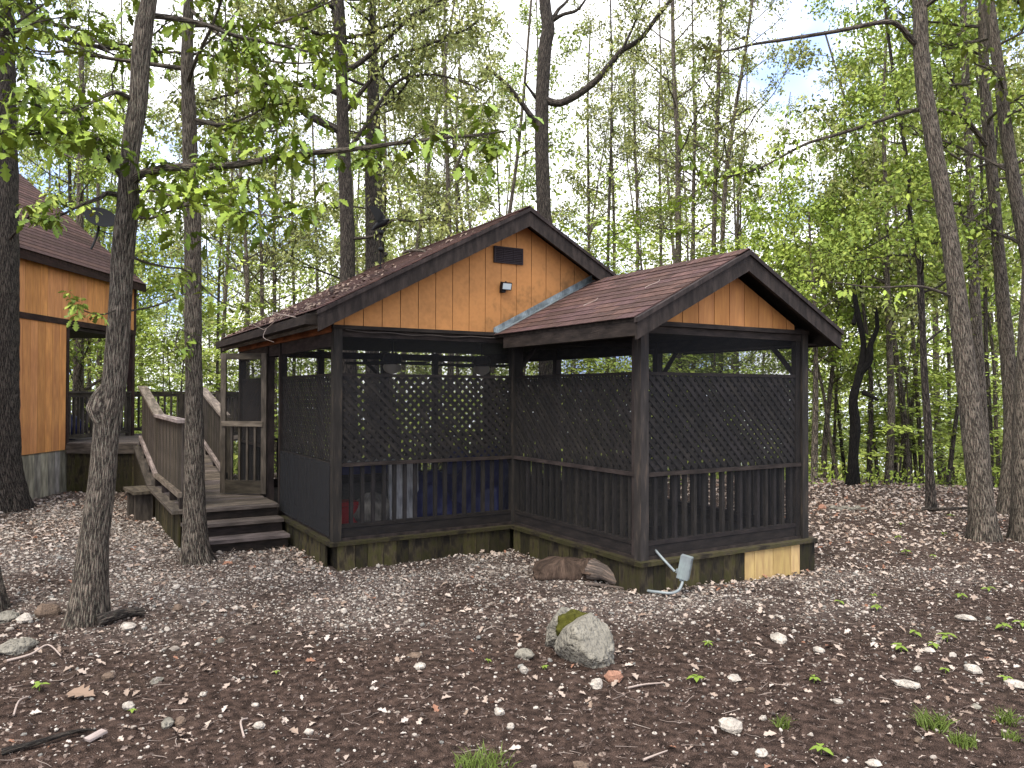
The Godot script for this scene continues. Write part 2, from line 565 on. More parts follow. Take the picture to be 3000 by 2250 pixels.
func bay(th: Node3D, a: Vector3, b: Vector3, nrm: Vector3, lat: int, ybeam: float, screen: Material, skip_bal := false):
	# the filling between two posts; a and b lie on the outer face of the posts; lat 0 none, 1 single slats, 2 joined slats
	var u := (b - a).normalized()
	var w := a.distance_to(b)
	var inn := -nrm
	var y0 := 0.352
	var mid := func(s: float, y: float, d: float) -> Vector3: return a + u * s + Vector3.UP * y + inn * d
	beam(th, "bottom_board", mid.call(0.0, 0.395, 0.055), mid.call(w, 0.395, 0.055), 0.035, 0.085, M.inner)
	beam(th, "bottom_rail", mid.call(0.0, 0.462, 0.06), mid.call(w, 0.462, 0.06), 0.06, 0.036, M.inner)
	beam(th, "top_rail", mid.call(0.0, 1.075, 0.05), mid.call(w, 1.075, 0.05), 0.075, 0.036, M.dark)
	if not skip_bal:
		var cnt := int(round(w / 0.118))
		for k in range(1, cnt):
			var s := w * k / cnt
			part(th, "baluster", box_mesh(Vector3(0.036, 0.577, 0.036), k % 4), M.slat[rng.randi() % 4], Transform3D(Basis(u, Vector3.UP, nrm), mid.call(s, 0.7685, 0.06)))
	if lat > 0:
		var panel := Node3D.new()
		panel.name = "lattice_panel"
		th.add_child(panel, true)
		beam(panel, "top_strip", mid.call(0.0, 1.975, 0.045), mid.call(w, 1.975, 0.045), 0.03, 0.03, M.dark)
		lattice_slats(panel, mid.call(0.004, 1.096, 0.038), u, nrm, w - 0.008, 0.862, lat == 2)
	var q := MB.new()
	q.quad(mid.call(0.0, y0, 0.022), mid.call(w, y0, 0.022), mid.call(w, ybeam, 0.022), mid.call(0.0, ybeam, 0.022), nrm)
	part(th, "screen", q.done(), screen)

func gable_planks(th: Node3D, x0: float, x1: float, ybot: float, ridge_x: float, ridge_y: float, slope: float, z: float, mats, first: float, w := 0.2):
	var top := func(x: float) -> float: return ridge_y - slope * absf(x - ridge_x)
	# the sheet behind the boards, seen only in the grooves
	var poly := PackedVector2Array([Vector2(x0, ybot + 0.01), Vector2(x1, ybot + 0.01)])
	if top.call(x1) > ybot + 0.02: poly.append(Vector2(x1, top.call(x1)))
	poly.append(Vector2(ridge_x, ridge_y))
	if top.call(x0) > ybot + 0.02: poly.append(Vector2(x0, top.call(x0)))
	var bk := MB.new()
	bk.prism(poly, z - 0.03, z - 0.012)
	part(th, "gable_wall", bk.done(), M.groove)
	var x := first - w
	while x < x1:
		var a := maxf(x, x0) + 0.0035
		var b := minf(x + w, x1) - 0.0035
		x += w
		if b - a < 0.015: continue
		var p := PackedVector2Array([Vector2(a, ybot), Vector2(b, ybot)])
		var tb: float = top.call(b)
		var ta: float = top.call(a)
		if tb < ybot and ta < ybot: continue
		if tb > ybot + 0.004: p.append(Vector2(b, tb))
		else: p[1] = Vector2(ridge_x + (ridge_y - ybot) / slope, ybot)
		if a < ridge_x and b > ridge_x: p.append(Vector2(ridge_x, ridge_y))
		if ta > ybot + 0.004: p.append(Vector2(a, ta))
		else: p[0] = Vector2(ridge_x - (ridge_y - ybot) / slope, ybot)
		var m := MB.new()
		m.prism(p, z - 0.0118, z)
		part(th, "siding_plank", m.done(), mats if mats is Material else pick(mats))

func shingle_slope(roof: Node3D, eave: Vector3, up: Vector3, along: Vector3, run: float, length: float, single: bool, limit := 999):
	# rows of tabs from the eave upwards; along runs along the eave
	var nrm := up.cross(along).normalized()
	if nrm.y < 0.0: nrm = -nrm
	var ex := 0.128
	var rows := int(ceil((run - 0.03) / ex))
	var made := 0
	for k in rows:
		var ln := minf(0.21, run - k * ex + 0.02)
		var ang := 0.010 / 0.21
		var up2 := (up * cos(ang) - nrm * sin(ang)).normalized()
		var n2 := (nrm * cos(ang) + up * sin(ang)).normalized()
		var c := eave + up * (k * ex - 0.02 + ln * 0.5) + nrm * 0.0125
		if single and made < limit:
			var s := -0.152 * (k % 2) - 0.05 * ((k * 3) % 4) * 0.3
			while s < length:
				var a := maxf(s, 0.0)
				var b := minf(s + 0.304, length)
				s += 0.304
				if b - a < 0.02: continue
				var o := c + along * ((a + b) * 0.5 + 0.0) + up * rng.randf_range(-0.004, 0.004) + nrm * rng.randf_range(0.0, 0.0025)
				part(roof, "shingle", box_mesh(Vector3(snappedf(b - a - 0.003, 0.001), 0.006, ln), rng.randi() % 3), M.shingle[rng.randi() % 5], Transform3D(Basis(along, n2, along.cross(n2)), o))
				made += 1
		else:
			part(roof, "shingle_course", box_mesh(Vector3(length, 0.006, ln), k % 4), M.shingle[rng.randi() % 5], Transform3D(Basis(along, n2, along.cross(n2)), c + along * length * 0.5))

func ridge_caps(roof: Node3D, a: Vector3, b: Vector3, slope: float):
	var l := a.distance_to(b)
	var dir := (b - a).normalized()
	var sidev := dir.cross(Vector3.UP).normalized()
	var cnt := int(l / 0.14)
	var m := MB.new()
	for sg in [-1.0, 1.0]:
		var xx := Vector3(1, -slope * sg, 0).normalized()
		var nn := Vector3(slope * sg, 1, 0).normalized()
		m.box(Vector3(0.15, 0.006, 0.2), Transform3D(Basis(xx, nn, Vector3.BACK), xx * sg * 0.072))
	var mesh := m.done()
	for k in cnt:
		part(roof, "ridge_shingle", mesh, M.shingle[rng.randi() % 5], Transform3D(Basis(-sidev, Vector3.UP, dir).rotated(sidev, 0.03), a + dir * (k + 0.5) * l / cnt + Vector3.UP * 0.026))

func skirt_row(th: Node3D, a: Vector3, b: Vector3, nrm: Vector3, mats: Array, w := 0.145, top := 0.284):
	var u := (b - a).normalized()
	var l := a.distance_to(b)
	var s := 0.0
	while s < l - 0.02:
		var ww := minf(rng.randf_range(w * 0.75, w * 1.25), l - s)
		if l - s - ww < 0.05: ww = l - s
		var p := a + u * (s + ww * 0.5)
		var g := height(p.x, p.z) - 0.06
		var hh := snappedf(top - g, 0.02)
		part(th, "skirt_plank", box_mesh(Vector3(snappedf(ww - 0.004, 0.005), hh, 0.022), rng.randi() % 4), pick(mats), Transform3D(Basis(u, Vector3.UP, u.cross(Vector3.UP)), Vector3(p.x, top - hh * 0.5, p.z) + nrm * (-0.011 + rng.randf_range(-0.003, 0.003))))
		s += ww

func stained_siding() -> StandardMaterial3D:
	# the porch gable: orange paint with black mildew beside the flashing, x 2..6 m and y 2..4 m
	var w := 512
	var h := 256
	var b1 := noise_bytes(w, h, 0.03, 91, 1.0, 5)
	var b2 := noise_bytes(w, h, 0.12, 92, 1.0, 3)
	var tex := paint(w, h, func(k):
		var x: float = 2.0 + fposmod((k % w) / float(w) * 4.0 - 2.0, 4.0)
		var y: float = 2.0 + (k / w) / float(h) * 2.0
		var a := b1[k] / 255.0
		var f := b2[k] / 255.0
		var s := 0.90 + 0.10 * (f - 0.5) + 0.10 * (a - 0.5)
		var c := Color(s * 0.785, s * 0.548, s * 0.325)
		var line := 2.461 + (x - 4.197) * 0.52
		var near := exp(-maxf(y - line, 0.0) * 4.2) * smoothstep(3.55, 4.15, x)
		var stain := smoothstep(0.22, 1.0, near * 0.85 + (a - 0.5) * 0.7 + (f - 0.5) * 0.5 + 0.08 * smoothstep(3.2, 4.2, x))
		return mix3(c, Color(0.27, 0.21, 0.13), stain * 0.55))
	return mat(Color.WHITE, 0.82, tex, null, 0.0, Vector3(0.25, 0.5, 1))

func build_porch():
	var th := thing("screened_porch", "orange gabled porch with dark brown posts, black screens and lattice walls", "porch", Vector3(4.5, 0, -8.6))
	var base := th.position
	th.position = Vector3.ZERO
	# floor and what carries it
	bar(th, "floor", Vector3(XA + 0.02, 0.29, ZB), Vector3(XD - 0.02, 0.35, ZA - 0.02), M.inner)
	bar(th, "floor", Vector3(XC + 0.02, 0.29, ZA - 0.02), Vector3(XD - 0.02, 0.35, ZC - 0.02), M.inner)
	bar(th, "foundation", Vector3(XA + 0.06, -0.15, ZB + 0.05), Vector3(XD - 0.06, 0.289, ZA - 0.06), M.skirt)
	bar(th, "foundation", Vector3(XC + 0.06, -0.15, ZA - 0.06), Vector3(XD - 0.06, 0.289, ZC - 0.06), M.skirt)
	# ledge boards round the floor
	bar(th, "ledge", Vector3(2.315, 0.285, -9.32), Vector3(2.43, 0.322, -7.365), M.cap)
	bar(th, "ledge", Vector3(2.43, 0.285, -7.48), Vector3(4.49, 0.320, -7.365), M.cap)
	bar(th, "ledge", Vector3(4.375, 0.285, -7.365), Vector3(4.49, 0.323, -5.162), M.cap)
	bar(th, "ledge", Vector3(4.49, 0.285, -5.28), Vector3(6.71, 0.321, -5.162), M.cap)
	bar(th, "ledge", Vector3(6.60, 0.285, -12.05), Vector3(6.712, 0.322, -5.28), M.cap)
	# skirting boards
	skirt_row(th, Vector3(2.345, 0, -9.3), Vector3(2.345, 0, -7.62), Vector3(-1, 0, 0), M.skirt)
	skirt_row(th, Vector3(2.40, 0, -7.39), Vector3(4.375, 0, -7.39), Vector3(0, 0, 1), M.skirt, 0.155)
	skirt_row(th, Vector3(4.40, 0, -7.36), Vector3(4.40, 0, -5.21), Vector3(-1, 0, 0), M.skirt, 0.155)
	skirt_row(th, Vector3(4.39, 0, -5.187), Vector3(5.675, 0, -5.187), Vector3(0, 0, 1), M.skirt, 0.135)
	for k in 6:
		var x := 5.675 + k * 0.1305
		bar(th, "skirt_plank", Vector3(x + 0.002, -0.08, -5.207), Vector3(x + 0.1285, 0.284, -5.184 + 0.002 * (k % 2)), M.new_plank)
	bar(th, "skirt_plank", Vector3(6.458, -0.08, -5.207), Vector3(6.60, 0.284, -5.185), M.skirt[0])
	bar(th, "skirt_plank", Vector3(6.603, -0.08, -5.207), Vector3(6.69, 0.284, -5.187), M.skirt[0])
	skirt_row(th, Vector3(6.69, 0, -5.21), Vector3(6.69, 0, -12.0), Vector3(1, 0, 0), M.skirt)
	# posts
	var P := 0.09
	for q in [[XA, ZA, -1, 1], [XC, ZA, -1, 1], [XC, ZC, -1, 1], [XD, ZC, 1, 1], [XD, ZA, 1, 1], [XD, -9.7, 1, 1], [XD, ZB, 1, -1], [XA, ZB, -1, -1], [3.55, ZB, -1, -1], [4.60, ZB, -1, -1], [5.53, ZB, -1, -1]]:
		var x0: float = q[0] if q[2] < 0 else q[0] - P
		var z0: float = q[1] - P if q[3] > 0 else q[1]
		bar(th, "post", Vector3(x0, 0.323, z0), Vector3(x0 + P, 2.47 if q[1] < -6.0 else 2.44, z0 + P), M.post if q[1] > -8.0 else M.dark)
	for z in [-9.60, -10.24]:
		bar(th, "post", Vector3(XA, 0.352, z), Vector3(XA + P, 2.40, z + 0.07), M.dark)
	# a second stud inside the corner beside the posts that face the yard
	bar(th, "stud", Vector3(XC + P, 0.352, ZA - 0.075), Vector3(XC + P + 0.06, 2.36, ZA - 0.02), M.inner)
	bar(th, "stud", Vector3(XC + 0.02, 0.352, ZC - P - 0.06), Vector3(XC + 0.075, 2.33, ZC - P), M.inner)
	bar(th, "stud", Vector3(XD - P - 0.07, 0.352, ZC - 0.08), Vector3(XD - P, 2.335, ZC - 0.025), M.inner)
	# beams over the openings
	bar(th, "beam", Vector3(XA + P, 2.355, ZA - 0.075), Vector3(XC, 2.43, ZA - 0.025), M.inner)
	bar(th, "trim", Vector3(XA - 0.01, 2.432, ZA - 0.05), Vector3(XC, 2.469, ZA + 0.012), M.dark)
	bar(th, "beam", Vector3(XC + 0.02, 2.33, ZA), Vector3(XC + 0.075, 2.44, ZC - P), M.inner)
	bar(th, "beam", Vector3(XC + P, 2.335, ZC - 0.075), Vector3(XD - P, 2.40, ZC - 0.02), M.inner)
	bar(th, "trim", Vector3(XC, 2.402, ZC - 0.06), Vector3(XD, 2.443, ZC + 0.014), M.dark)
	bar(th, "beam", Vector3(XD - 0.075, 2.30, ZB + P), Vector3(XD - 0.02, 2.44, ZC - P), M.inner)
	bar(th, "beam", Vector3(XA + P, 2.335, ZB + 0.02), Vector3(XD - P, 2.44, ZB + 0.075), M.inner)
	bar(th, "beam", Vector3(XA + 0.02, 2.26, ZB + P), Vector3(XA + 0.075, 2.40, ZA - P), M.inner)
	bar(th, "beam", Vector3(XC + 0.08, 2.36, ZA - 0.075), Vector3(XD - P, 2.44, ZA - 0.025), M.inner)
	bar(th, "ceiling", Vector3(XA + 0.03, 2.475, ZB + 0.03), Vector3(XD - 0.03, 2.495, ZA - 0.035), M.inner)
	bar(th, "ceiling", Vector3(XC + 0.03, 2.445, ZA - 0.03), Vector3(XD - 0.03, 2.465, ZC - 0.035), M.inner)
	for q in [[Vector3(XD - 0.05, 1.98, ZC - 0.12), Vector3(XD - 0.05, 2.30, ZC - 0.42)], [Vector3(XD - 0.05, 1.98, ZA + 0.02), Vector3(XD - 0.05, 2.30, ZA + 0.30)], [Vector3(XD - 0.05, 1.98, ZA - 0.11), Vector3(XD - 0.05, 2.30, ZA - 0.42)], [Vector3(XC + 0.11, 2.06, ZA - 0.05), Vector3(XC + 0.38, 2.36, ZA - 0.05)], [Vector3(4.59, 2.05, ZB + 0.05), Vector3(4.30, 2.335, ZB + 0.05)]]:
		beam(th, "brace", q[0], q[1], 0.035, 0.05, M.inner, Vector3(0.3, 0.2, 0.9))
	# the bays
	bay(th, Vector3(XA + P, 0, ZA), Vector3(XC, 0, ZA), Vector3(0, 0, 1), 1, 2.355, M.screen)
	bay(th, Vector3(XC, 0, ZA), Vector3(XC, 0, ZC - P), Vector3(-1, 0, 0), 1, 2.33, M.screen_dense)
	bay(th, Vector3(XC + P, 0, ZC), Vector3(XD - P, 0, ZC), Vector3(0, 0, 1), 1, 2.335, M.screen_dense)
	bay(th, Vector3(XA, 0, -9.53), Vector3(XA, 0, ZA - P), Vector3(-1, 0, 0), 1, 2.26, M.screen)
	bay(th, Vector3(XA, 0, ZB + P), Vector3(XA, 0, -10.24), Vector3(-1, 0, 0), 2, 2.26, M.screen_far)
	bay(th, Vector3(XD, 0, ZC - P), Vector3(XD, 0, ZA), Vector3(1, 0, 0), 2, 2.30, M.screen_far)
	bay(th, Vector3(XD, 0, ZA - P), Vector3(XD, 0, -9.61), Vector3(1, 0, 0), 2, 2.30, M.screen_far)
	bay(th, Vector3(XD, 0, -9.7), Vector3(XD, 0, ZB + P), Vector3(1, 0, 0), 2, 2.30, M.screen_far)
	for q in [[XA + P, 3.55], [3.64, 4.60], [4.69, 5.53], [5.62, XD - P]]:
		bay(th, Vector3(q[1], 0, ZB), Vector3(q[0], 0, ZB), Vector3(0, 0, -1), 0, 2.335, M.screen_far)
	# the lower half of the side wall is hung with heavy dark mesh, in folds
	var cur := MB.new()
	var zc := -9.52
	while zc < -7.56:
		var z2 := minf(zc + 0.03, -7.52)
		var f1 := 0.012 * bump_noise.get_noise_1d(zc * 4.0)
		var f2 := 0.012 * bump_noise.get_noise_1d(z2 * 4.0)
		var x0 := XA + 0.006
		cur.quad(Vector3(x0 + f1, 0.35, zc), Vector3(x0 + f2, 0.35, z2), Vector3(x0 + f2 * 0.3, 1.09, z2), Vector3(x0 + f1 * 0.3, 1.09, zc), Vector3(-1, 0, (f2 - f1) / 0.03).normalized())
		zc = z2
	part(th, "mesh_curtain", cur.done(), M.screen_thick)
	# gables
	gable_planks(th, XA, XD, 2.47, 4.50, 3.735, 0.536, ZA, stained_siding(), 2.465, 0.2)
	gable_planks(th, 4.63, 6.43, 2.445, 5.53, 2.955, 0.52, ZC, M.orange, 4.71, 0.2)
	bar(th, "frieze_board", Vector3(XA - 0.012, 2.40, ZB), Vector3(XA + 0.02, 2.505, ZA - 0.06), M.frieze)
	bar(th, "soffit", Vector3(2.19, 2.506, -12.15), Vector3(XA + 0.02, 2.522, ZA - 0.035), M.dark)
	# main roof
	var S := 0.536
	var roof := Node3D.new()
	roof.name = "main_roof"
	th.add_child(roof, true)
	var m := MB.new()
	m.prism(PackedVector2Array([Vector2(2.15, 2.555), Vector2(4.5, 3.815), Vector2(4.5, 3.845), Vector2(2.15, 2.585)]), -12.2, -7.225)
	m.prism(PackedVector2Array([Vector2(4.5, 3.815), Vector2(6.85, 2.555), Vector2(6.85, 2.585), Vector2(4.5, 3.845)]), -12.2, -7.225)
	part(roof, "roof_deck", m.done(), M.dark[0])
	var up := Vector3(1, S, 0).normalized()
	shingle_slope(roof, Vector3(2.15, 2.585, -12.2), up, Vector3(0, 0, 1), 2.35 / up.x, 4.98, true, 195)
	var up2 := Vector3(-1, S, 0).normalized()
	shingle_slope(roof, Vector3(6.85, 2.585, -12.2), up2, Vector3(0, 0, 1), 2.35 / up2.x * -1.0, 4.98, false)
	ridge_caps(roof, Vector3(4.5, 3.845, -12.2), Vector3(4.5, 3.845, -7.23), S)
	for z in [-7.224, -12.235]:
		for sg in [-1.0, 1.0]:
			var f := MB.new()
			f.prism(PackedVector2Array([Vector2(4.5, 3.813), Vector2(4.5, 3.645), Vector2(4.5 + sg * 2.36, 2.38), Vector2(4.5 + sg * 2.36, 2.548)]), z, z + 0.032)
			part(roof, "rake_board", f.done(), M.dark[1])
			var f2 := MB.new()
			f2.prism(PackedVector2Array([Vector2(4.5, 3.848), Vector2(4.5, 3.810), Vector2(4.5 + sg * 2.37, 2.540), Vector2(4.5 + sg * 2.37, 2.578)]), z + 0.004, z + 0.052)
			part(roof, "rake_strip", f2.done(), M.dark[2])
	bar(roof, "eave_board", Vector3(2.165, 2.42, -12.2), Vector3(2.19, 2.55, -7.226), M.rail)
	bar(roof, "eave_board", Vector3(6.81, 2.42, -12.2), Vector3(6.835, 2.55, -7.226), M.dark)
	for q in [[Vector3(2.05, 2.455, -12.1), Vector3(2.16, 2.465, -7.30)], [Vector3(2.05, 2.465, -12.1), Vector3(2.058, 2.545, -7.30)], [Vector3(2.04, 2.45, -7.30), Vector3(2.163, 2.55, -7.285)]]:
		bar(roof, "gutter", q[0], q[1], M.dark)
	# porch roof in front
	var roof2 := Node3D.new()
	roof2.name = "front_roof"
	th.add_child(roof2, true)
	m = MB.new()
	m.prism(PackedVector2Array([Vector2(4.19, 2.405), Vector2(5.52, 3.09), Vector2(5.52, 3.117), Vector2(4.19, 2.432)]), -7.42, -5.02)
	m.prism(PackedVector2Array([Vector2(5.52, 3.09), Vector2(6.85, 2.405), Vector2(6.85, 2.432), Vector2(5.52, 3.117)]), -7.42, -5.02)
	part(roof2, "roof_deck", m.done(), M.dark[0])
	up = Vector3(1, 0.515, 0).normalized()
	shingle_slope(roof2, Vector3(4.19, 2.432, -7.40), up, Vector3(0, 0, 1), 1.33 / up.x, 2.38, true)
	up2 = Vector3(-1, 0.515, 0).normalized()
	shingle_slope(roof2, Vector3(6.85, 2.432, -7.40), up2, Vector3(0, 0, 1), 1.33 / up.x, 2.38, false)
	ridge_caps(roof2, Vector3(5.52, 3.117, -7.40), Vector3(5.52, 3.117, -5.02), 0.515)
	for sg in [-1.0, 1.0]:
		var f := MB.new()
		f.prism(PackedVector2Array([Vector2(5.52, 3.088), Vector2(5.52, 2.935), Vector2(5.52 + sg * 1.335, 2.25), Vector2(5.52 + sg * 1.335, 2.402)]), -5.02, -4.988)
		part(roof2, "rake_board", f.done(), M.dark[1])
		var f2 := MB.new()
		f2.prism(PackedVector2Array([Vector2(5.52, 3.125), Vector2(5.52, 3.085), Vector2(5.52 + sg * 1.345, 2.394), Vector2(5.52 + sg * 1.345, 2.434)]), -5.018, -4.968)
		part(roof2, "rake_strip", f2.done(), M.dark[2])
	bar(roof2, "eave_board", Vector3(4.192, 2.285, -7.24), Vector3(4.222, 2.403, -5.021), M.dark[1])
	bar(roof2, "eave_board", Vector3(6.82, 2.285, -7.24), Vector3(6.848, 2.403, -5.021), M.dark)
	bar(roof2, "soffit", Vector3(4.223, 2.30, -7.3), Vector3(4.42, 2.312, -5.24), M.dark)
	bar(roof2, "soffit", Vector3(6.64, 2.30, -7.3), Vector3(6.819, 2.312, -5.24), M.dark)
	# flashing where the front roof meets the gable
	m = MB.new()
	m.prism(PackedVector2Array([Vector2(4.17, 2.445), Vector2(5.52, 3.14), Vector2(5.52, 3.215), Vector2(4.17, 2.52)]), -7.419, -7.412)
	var fdir := Vector3(1, 0.515, 0).normalized()
	m.box(Vector3(1.50, 0.005, 0.07), Transform3D(Basis(fdir, Vector3(-fdir.y, fdir.x, 0), Vector3.BACK), Vector3(4.85, 2.80, -7.376)))
	part(th, "flashing", m.done(), M.flashing)
	# vent in the gable
	var vent := bar(th, "vent", Vector3(4.165, 3.245, ZA - 0.005), Vector3(4.54, 3.43, ZA + 0.008), M.vent)
	var vc := vent.position
	for k in 8:
		part(vent, "louvre", box_mesh(Vector3(0.35, 0.016, 0.018)), M.vent, Transform3D(Basis(Vector3.RIGHT, -0.6), Vector3(0, -0.07 + k * 0.02, 0.012)))
	for q in [[Vector3(-0.187, -0.092, 0.006), Vector3(0.187, -0.08, 0.026)], [Vector3(-0.187, 0.08, 0.006), Vector3(0.187, 0.092, 0.026)], [Vector3(-0.187, -0.08, 0.006), Vector3(-0.172, 0.08, 0.026)], [Vector3(0.172, -0.08, 0.006), Vector3(0.187, 0.08, 0.026)], [Vector3(-0.066, -0.08, 0.007), Vector3(-0.058, 0.08, 0.025)], [Vector3(0.058, -0.08, 0.007), Vector3(0.066, 0.08, 0.025)]]:
		bar(vent, "frame", q[0], q[1], M.vent)
	# cable along the beam
	var cable := MB.new()
	var pts := []
	for k in 9:
		pts.append(Vector3(2.48 + k * 0.235, 2.425 - 0.018 * (1.0 - pow(k / 4.0 - 1.0, 2)) - 0.012 * (k % 2), ZA + 0.004))
	pts.append(Vector3(4.40, 2.36, ZA + 0.01))
	var cp := path_of(pts)
	cable.tube(cp, taper(cp.size(), 0.006, 0.006), 6)
	part(th, "cable", cable.done(), M.rail[2])
	# screen door, swung wide open
	var hinge := Vector3(XA - 0.01, 0.485, -10.16)
	var dirv := (Vector3(1.93, 0.485, -10.52) - hinge).normalized()
	var door := Node3D.new()
	door.name = "screen_door"
	th.add_child(door, true)
	door.transform = Transform3D(Basis(dirv, Vector3.UP, dirv.cross(Vector3.UP)), hinge)
	var DW := 0.64
	var DH := 1.82
	for q in [[0.0, 0.0, 0.07, DH], [DW - 0.07, 0.0, DW, DH]]:
		bar(door, "stile", Vector3(q[0], q[1], -0.016), Vector3(q[2], q[3], 0.016), M.rail)
	for q in [[0.07, 0.0, DW - 0.07, 0.17], [0.07, DH - 0.08, DW - 0.07, DH]]:
		bar(door, "door_rail", Vector3(q[0], q[1], -0.015), Vector3(q[2], q[3], 0.015), M.rail)
	bar(door, "door_rail", Vector3(0.04, 0.87, -0.032), Vector3(DW - 0.02, 0.935, 0.034), M.raw)
	for k in 4:
		bar(door, "door_baluster", Vector3(0.145 + k * 0.108, 0.17, -0.014), Vector3(0.172 + k * 0.108, 0.87, 0.012), M.rail)
	var dq := MB.new()
	dq.quad(Vector3(0.07, 0.17, 0.013), Vector3(DW - 0.07, 0.17, 0.013), Vector3(DW - 0.07, DH - 0.08, 0.013), Vector3(0.07, DH - 0.08, 0.013), Vector3.BACK)
	part(door, "screen", dq.done(), M.screen_far)
	bar(door, "latch", Vector3(DW - 0.055, 0.97, 0.017), Vector3(DW - 0.035, 1.05, 0.03), M.black)

	rebase(th, base)

# ------------------------------------------------------------------ walkway between porch and house
func build_walkway():
	var th := thing("wooden_walkway", "weathered grey deck walkway with steps, ramp and solid board railings", "walkway", Vector3.ZERO)
	var DY := 0.466
	var XL := 1.25
	var XR := 2.305
	# deck boards of the landing run across
	var z := -9.30
	while z > -11.95:
		bar(th, "deck_board", Vector3(XL, DY - 0.035, z - 0.136), Vector3(XR + rng.randf_range(-0.012, 0.008), DY + rng.randf_range(-0.002, 0.002), z), M.deck)
		z -= 0.1395
	# ramp up to the house deck
	var ra := Vector3(XL, DY, z)
	var rb := Vector3(XL, 0.9, -14.35)
	var rl := ra.distance_to(rb)
	var rd := (rb - ra).normalized()
	var rn := Vector3.RIGHT.cross(rd)
	if rn.y < 0.0: rn = -rn
	var cnt := int(rl / 0.14)
	for k in cnt:
		var c := ra + rd * ((k + 0.5) * rl / cnt) + Vector3((XR - XL) * 0.5 - 0.04, 0, 0) - rn * 0.017
		part(th, "ramp_board", box_mesh(Vector3(XR - XL - 0.08, 0.034, 0.136), k % 4), pick(M.deck), Transform3D(Basis(Vector3.RIGHT, rn, rd * -1.0), c))
	# steps
	bar(th, "stair_tread", Vector3(1.22, 0.295, -9.33), Vector3(2.30, 0.332, -9.05), M.deck[1])
	bar(th, "stair_tread", Vector3(1.22, 0.150, -9.09), Vector3(2.305, 0.186, -8.80), M.deck[2])
	bar(th, "stair_riser", Vector3(1.24, 0.335, -9.36), Vector3(2.29, 0.43, -9.335), M.inner)
	bar(th, "stair_riser", Vector3(1.24, 0.188, -9.13), Vector3(2.29, 0.294, -9.10), M.inner)
	bar(th, "stair_riser", Vector3(1.24, 0.0, -8.87), Vector3(2.29, 0.149, -8.84), M.inner)
	# side skirting and ledge under the landing
	bar(th, "ledge", Vector3(1.13, 0.425, -12.05), Vector3(1.249, 0.462, -9.33), M.rail)
	skirt_row(th, Vector3(1.20, 0, -12.1), Vector3(1.20, 0, -9.34), Vector3(-1, 0, 0), M.skirt, 0.14, 0.424)
	var sk := MB.new()
	sk.prism(PackedVector2Array([Vector2(12.1, -0.1), Vector2(15.0, -0.25), Vector2(15.0, 0.86), Vector2(14.4, 0.86), Vector2(12.1, 0.45)]), -0.011, 0.011, Transform3D(Basis(Vector3(0, 0, -1), Vector3.UP, Vector3(1, 0, 0)), Vector3(1.20, 0, 0)))
	part(th, "ramp_skirt", sk.done(), M.skirt[2])
	beam(th, "ledge", Vector3(1.19, 0.45, -12.06), Vector3(1.19, 0.875, -14.4), 0.118, 0.036, M.rail)
	# railings of close boards
	rail_wall(th, [Vector3(1.27, DY, -9.5), Vector3(1.27, DY, -11.95), Vector3(1.27, 0.88, -14.35)], 1.0)
	rail_wall(th, [Vector3(2.20, DY, -12.15), Vector3(2.20, 0.88, -14.3)], 0.98)
	# upper deck in front of the house, laid square to the house
	var up := Node3D.new()
	up.name = "upper_deck"
	th.add_child(up, true)
	up.transform = Transform3D(Basis(Vector3.UP, deg_to_rad(-30.727)), Vector3.ZERO)
	var d := 13.45
	while d < 16.4:
		bar(up, "deck_board", Vector3(-10.4, 0.865, -d - 0.136), Vector3(-5.3 if d > 13.5 else -6.5, 0.90 + rng.randf_range(-0.002, 0.002), -d), M.deck)
		d += 0.14
	bar(up, "edge_board", Vector3(-7.78, 0.72, -13.44), Vector3(-6.55, 0.885, -13.405), M.rail)
	var lx := -7.78
	while lx < -6.5:
		bar(up, "skirt_plank", Vector3(lx, -0.35, -13.47), Vector3(lx + 0.138, 0.72, -13.448), M.skirt)
		lx += 0.142
	picket_rail(up, Vector3(-10.4, 0.9, -16.3), Vector3(-5.3, 0.9, -16.3), 0.89)
	picket_rail(up, Vector3(-5.3, 0.9, -16.2), Vector3(-5.3, 0.9, -13.9), 0.89)
	bar(th, "deck_board", Vector3(XL, 0.862, -15.0), Vector3(XR - 0.08, 0.897, -14.36), M.deck)
	rebase(th, Vector3(1.77, 0, -10.6))

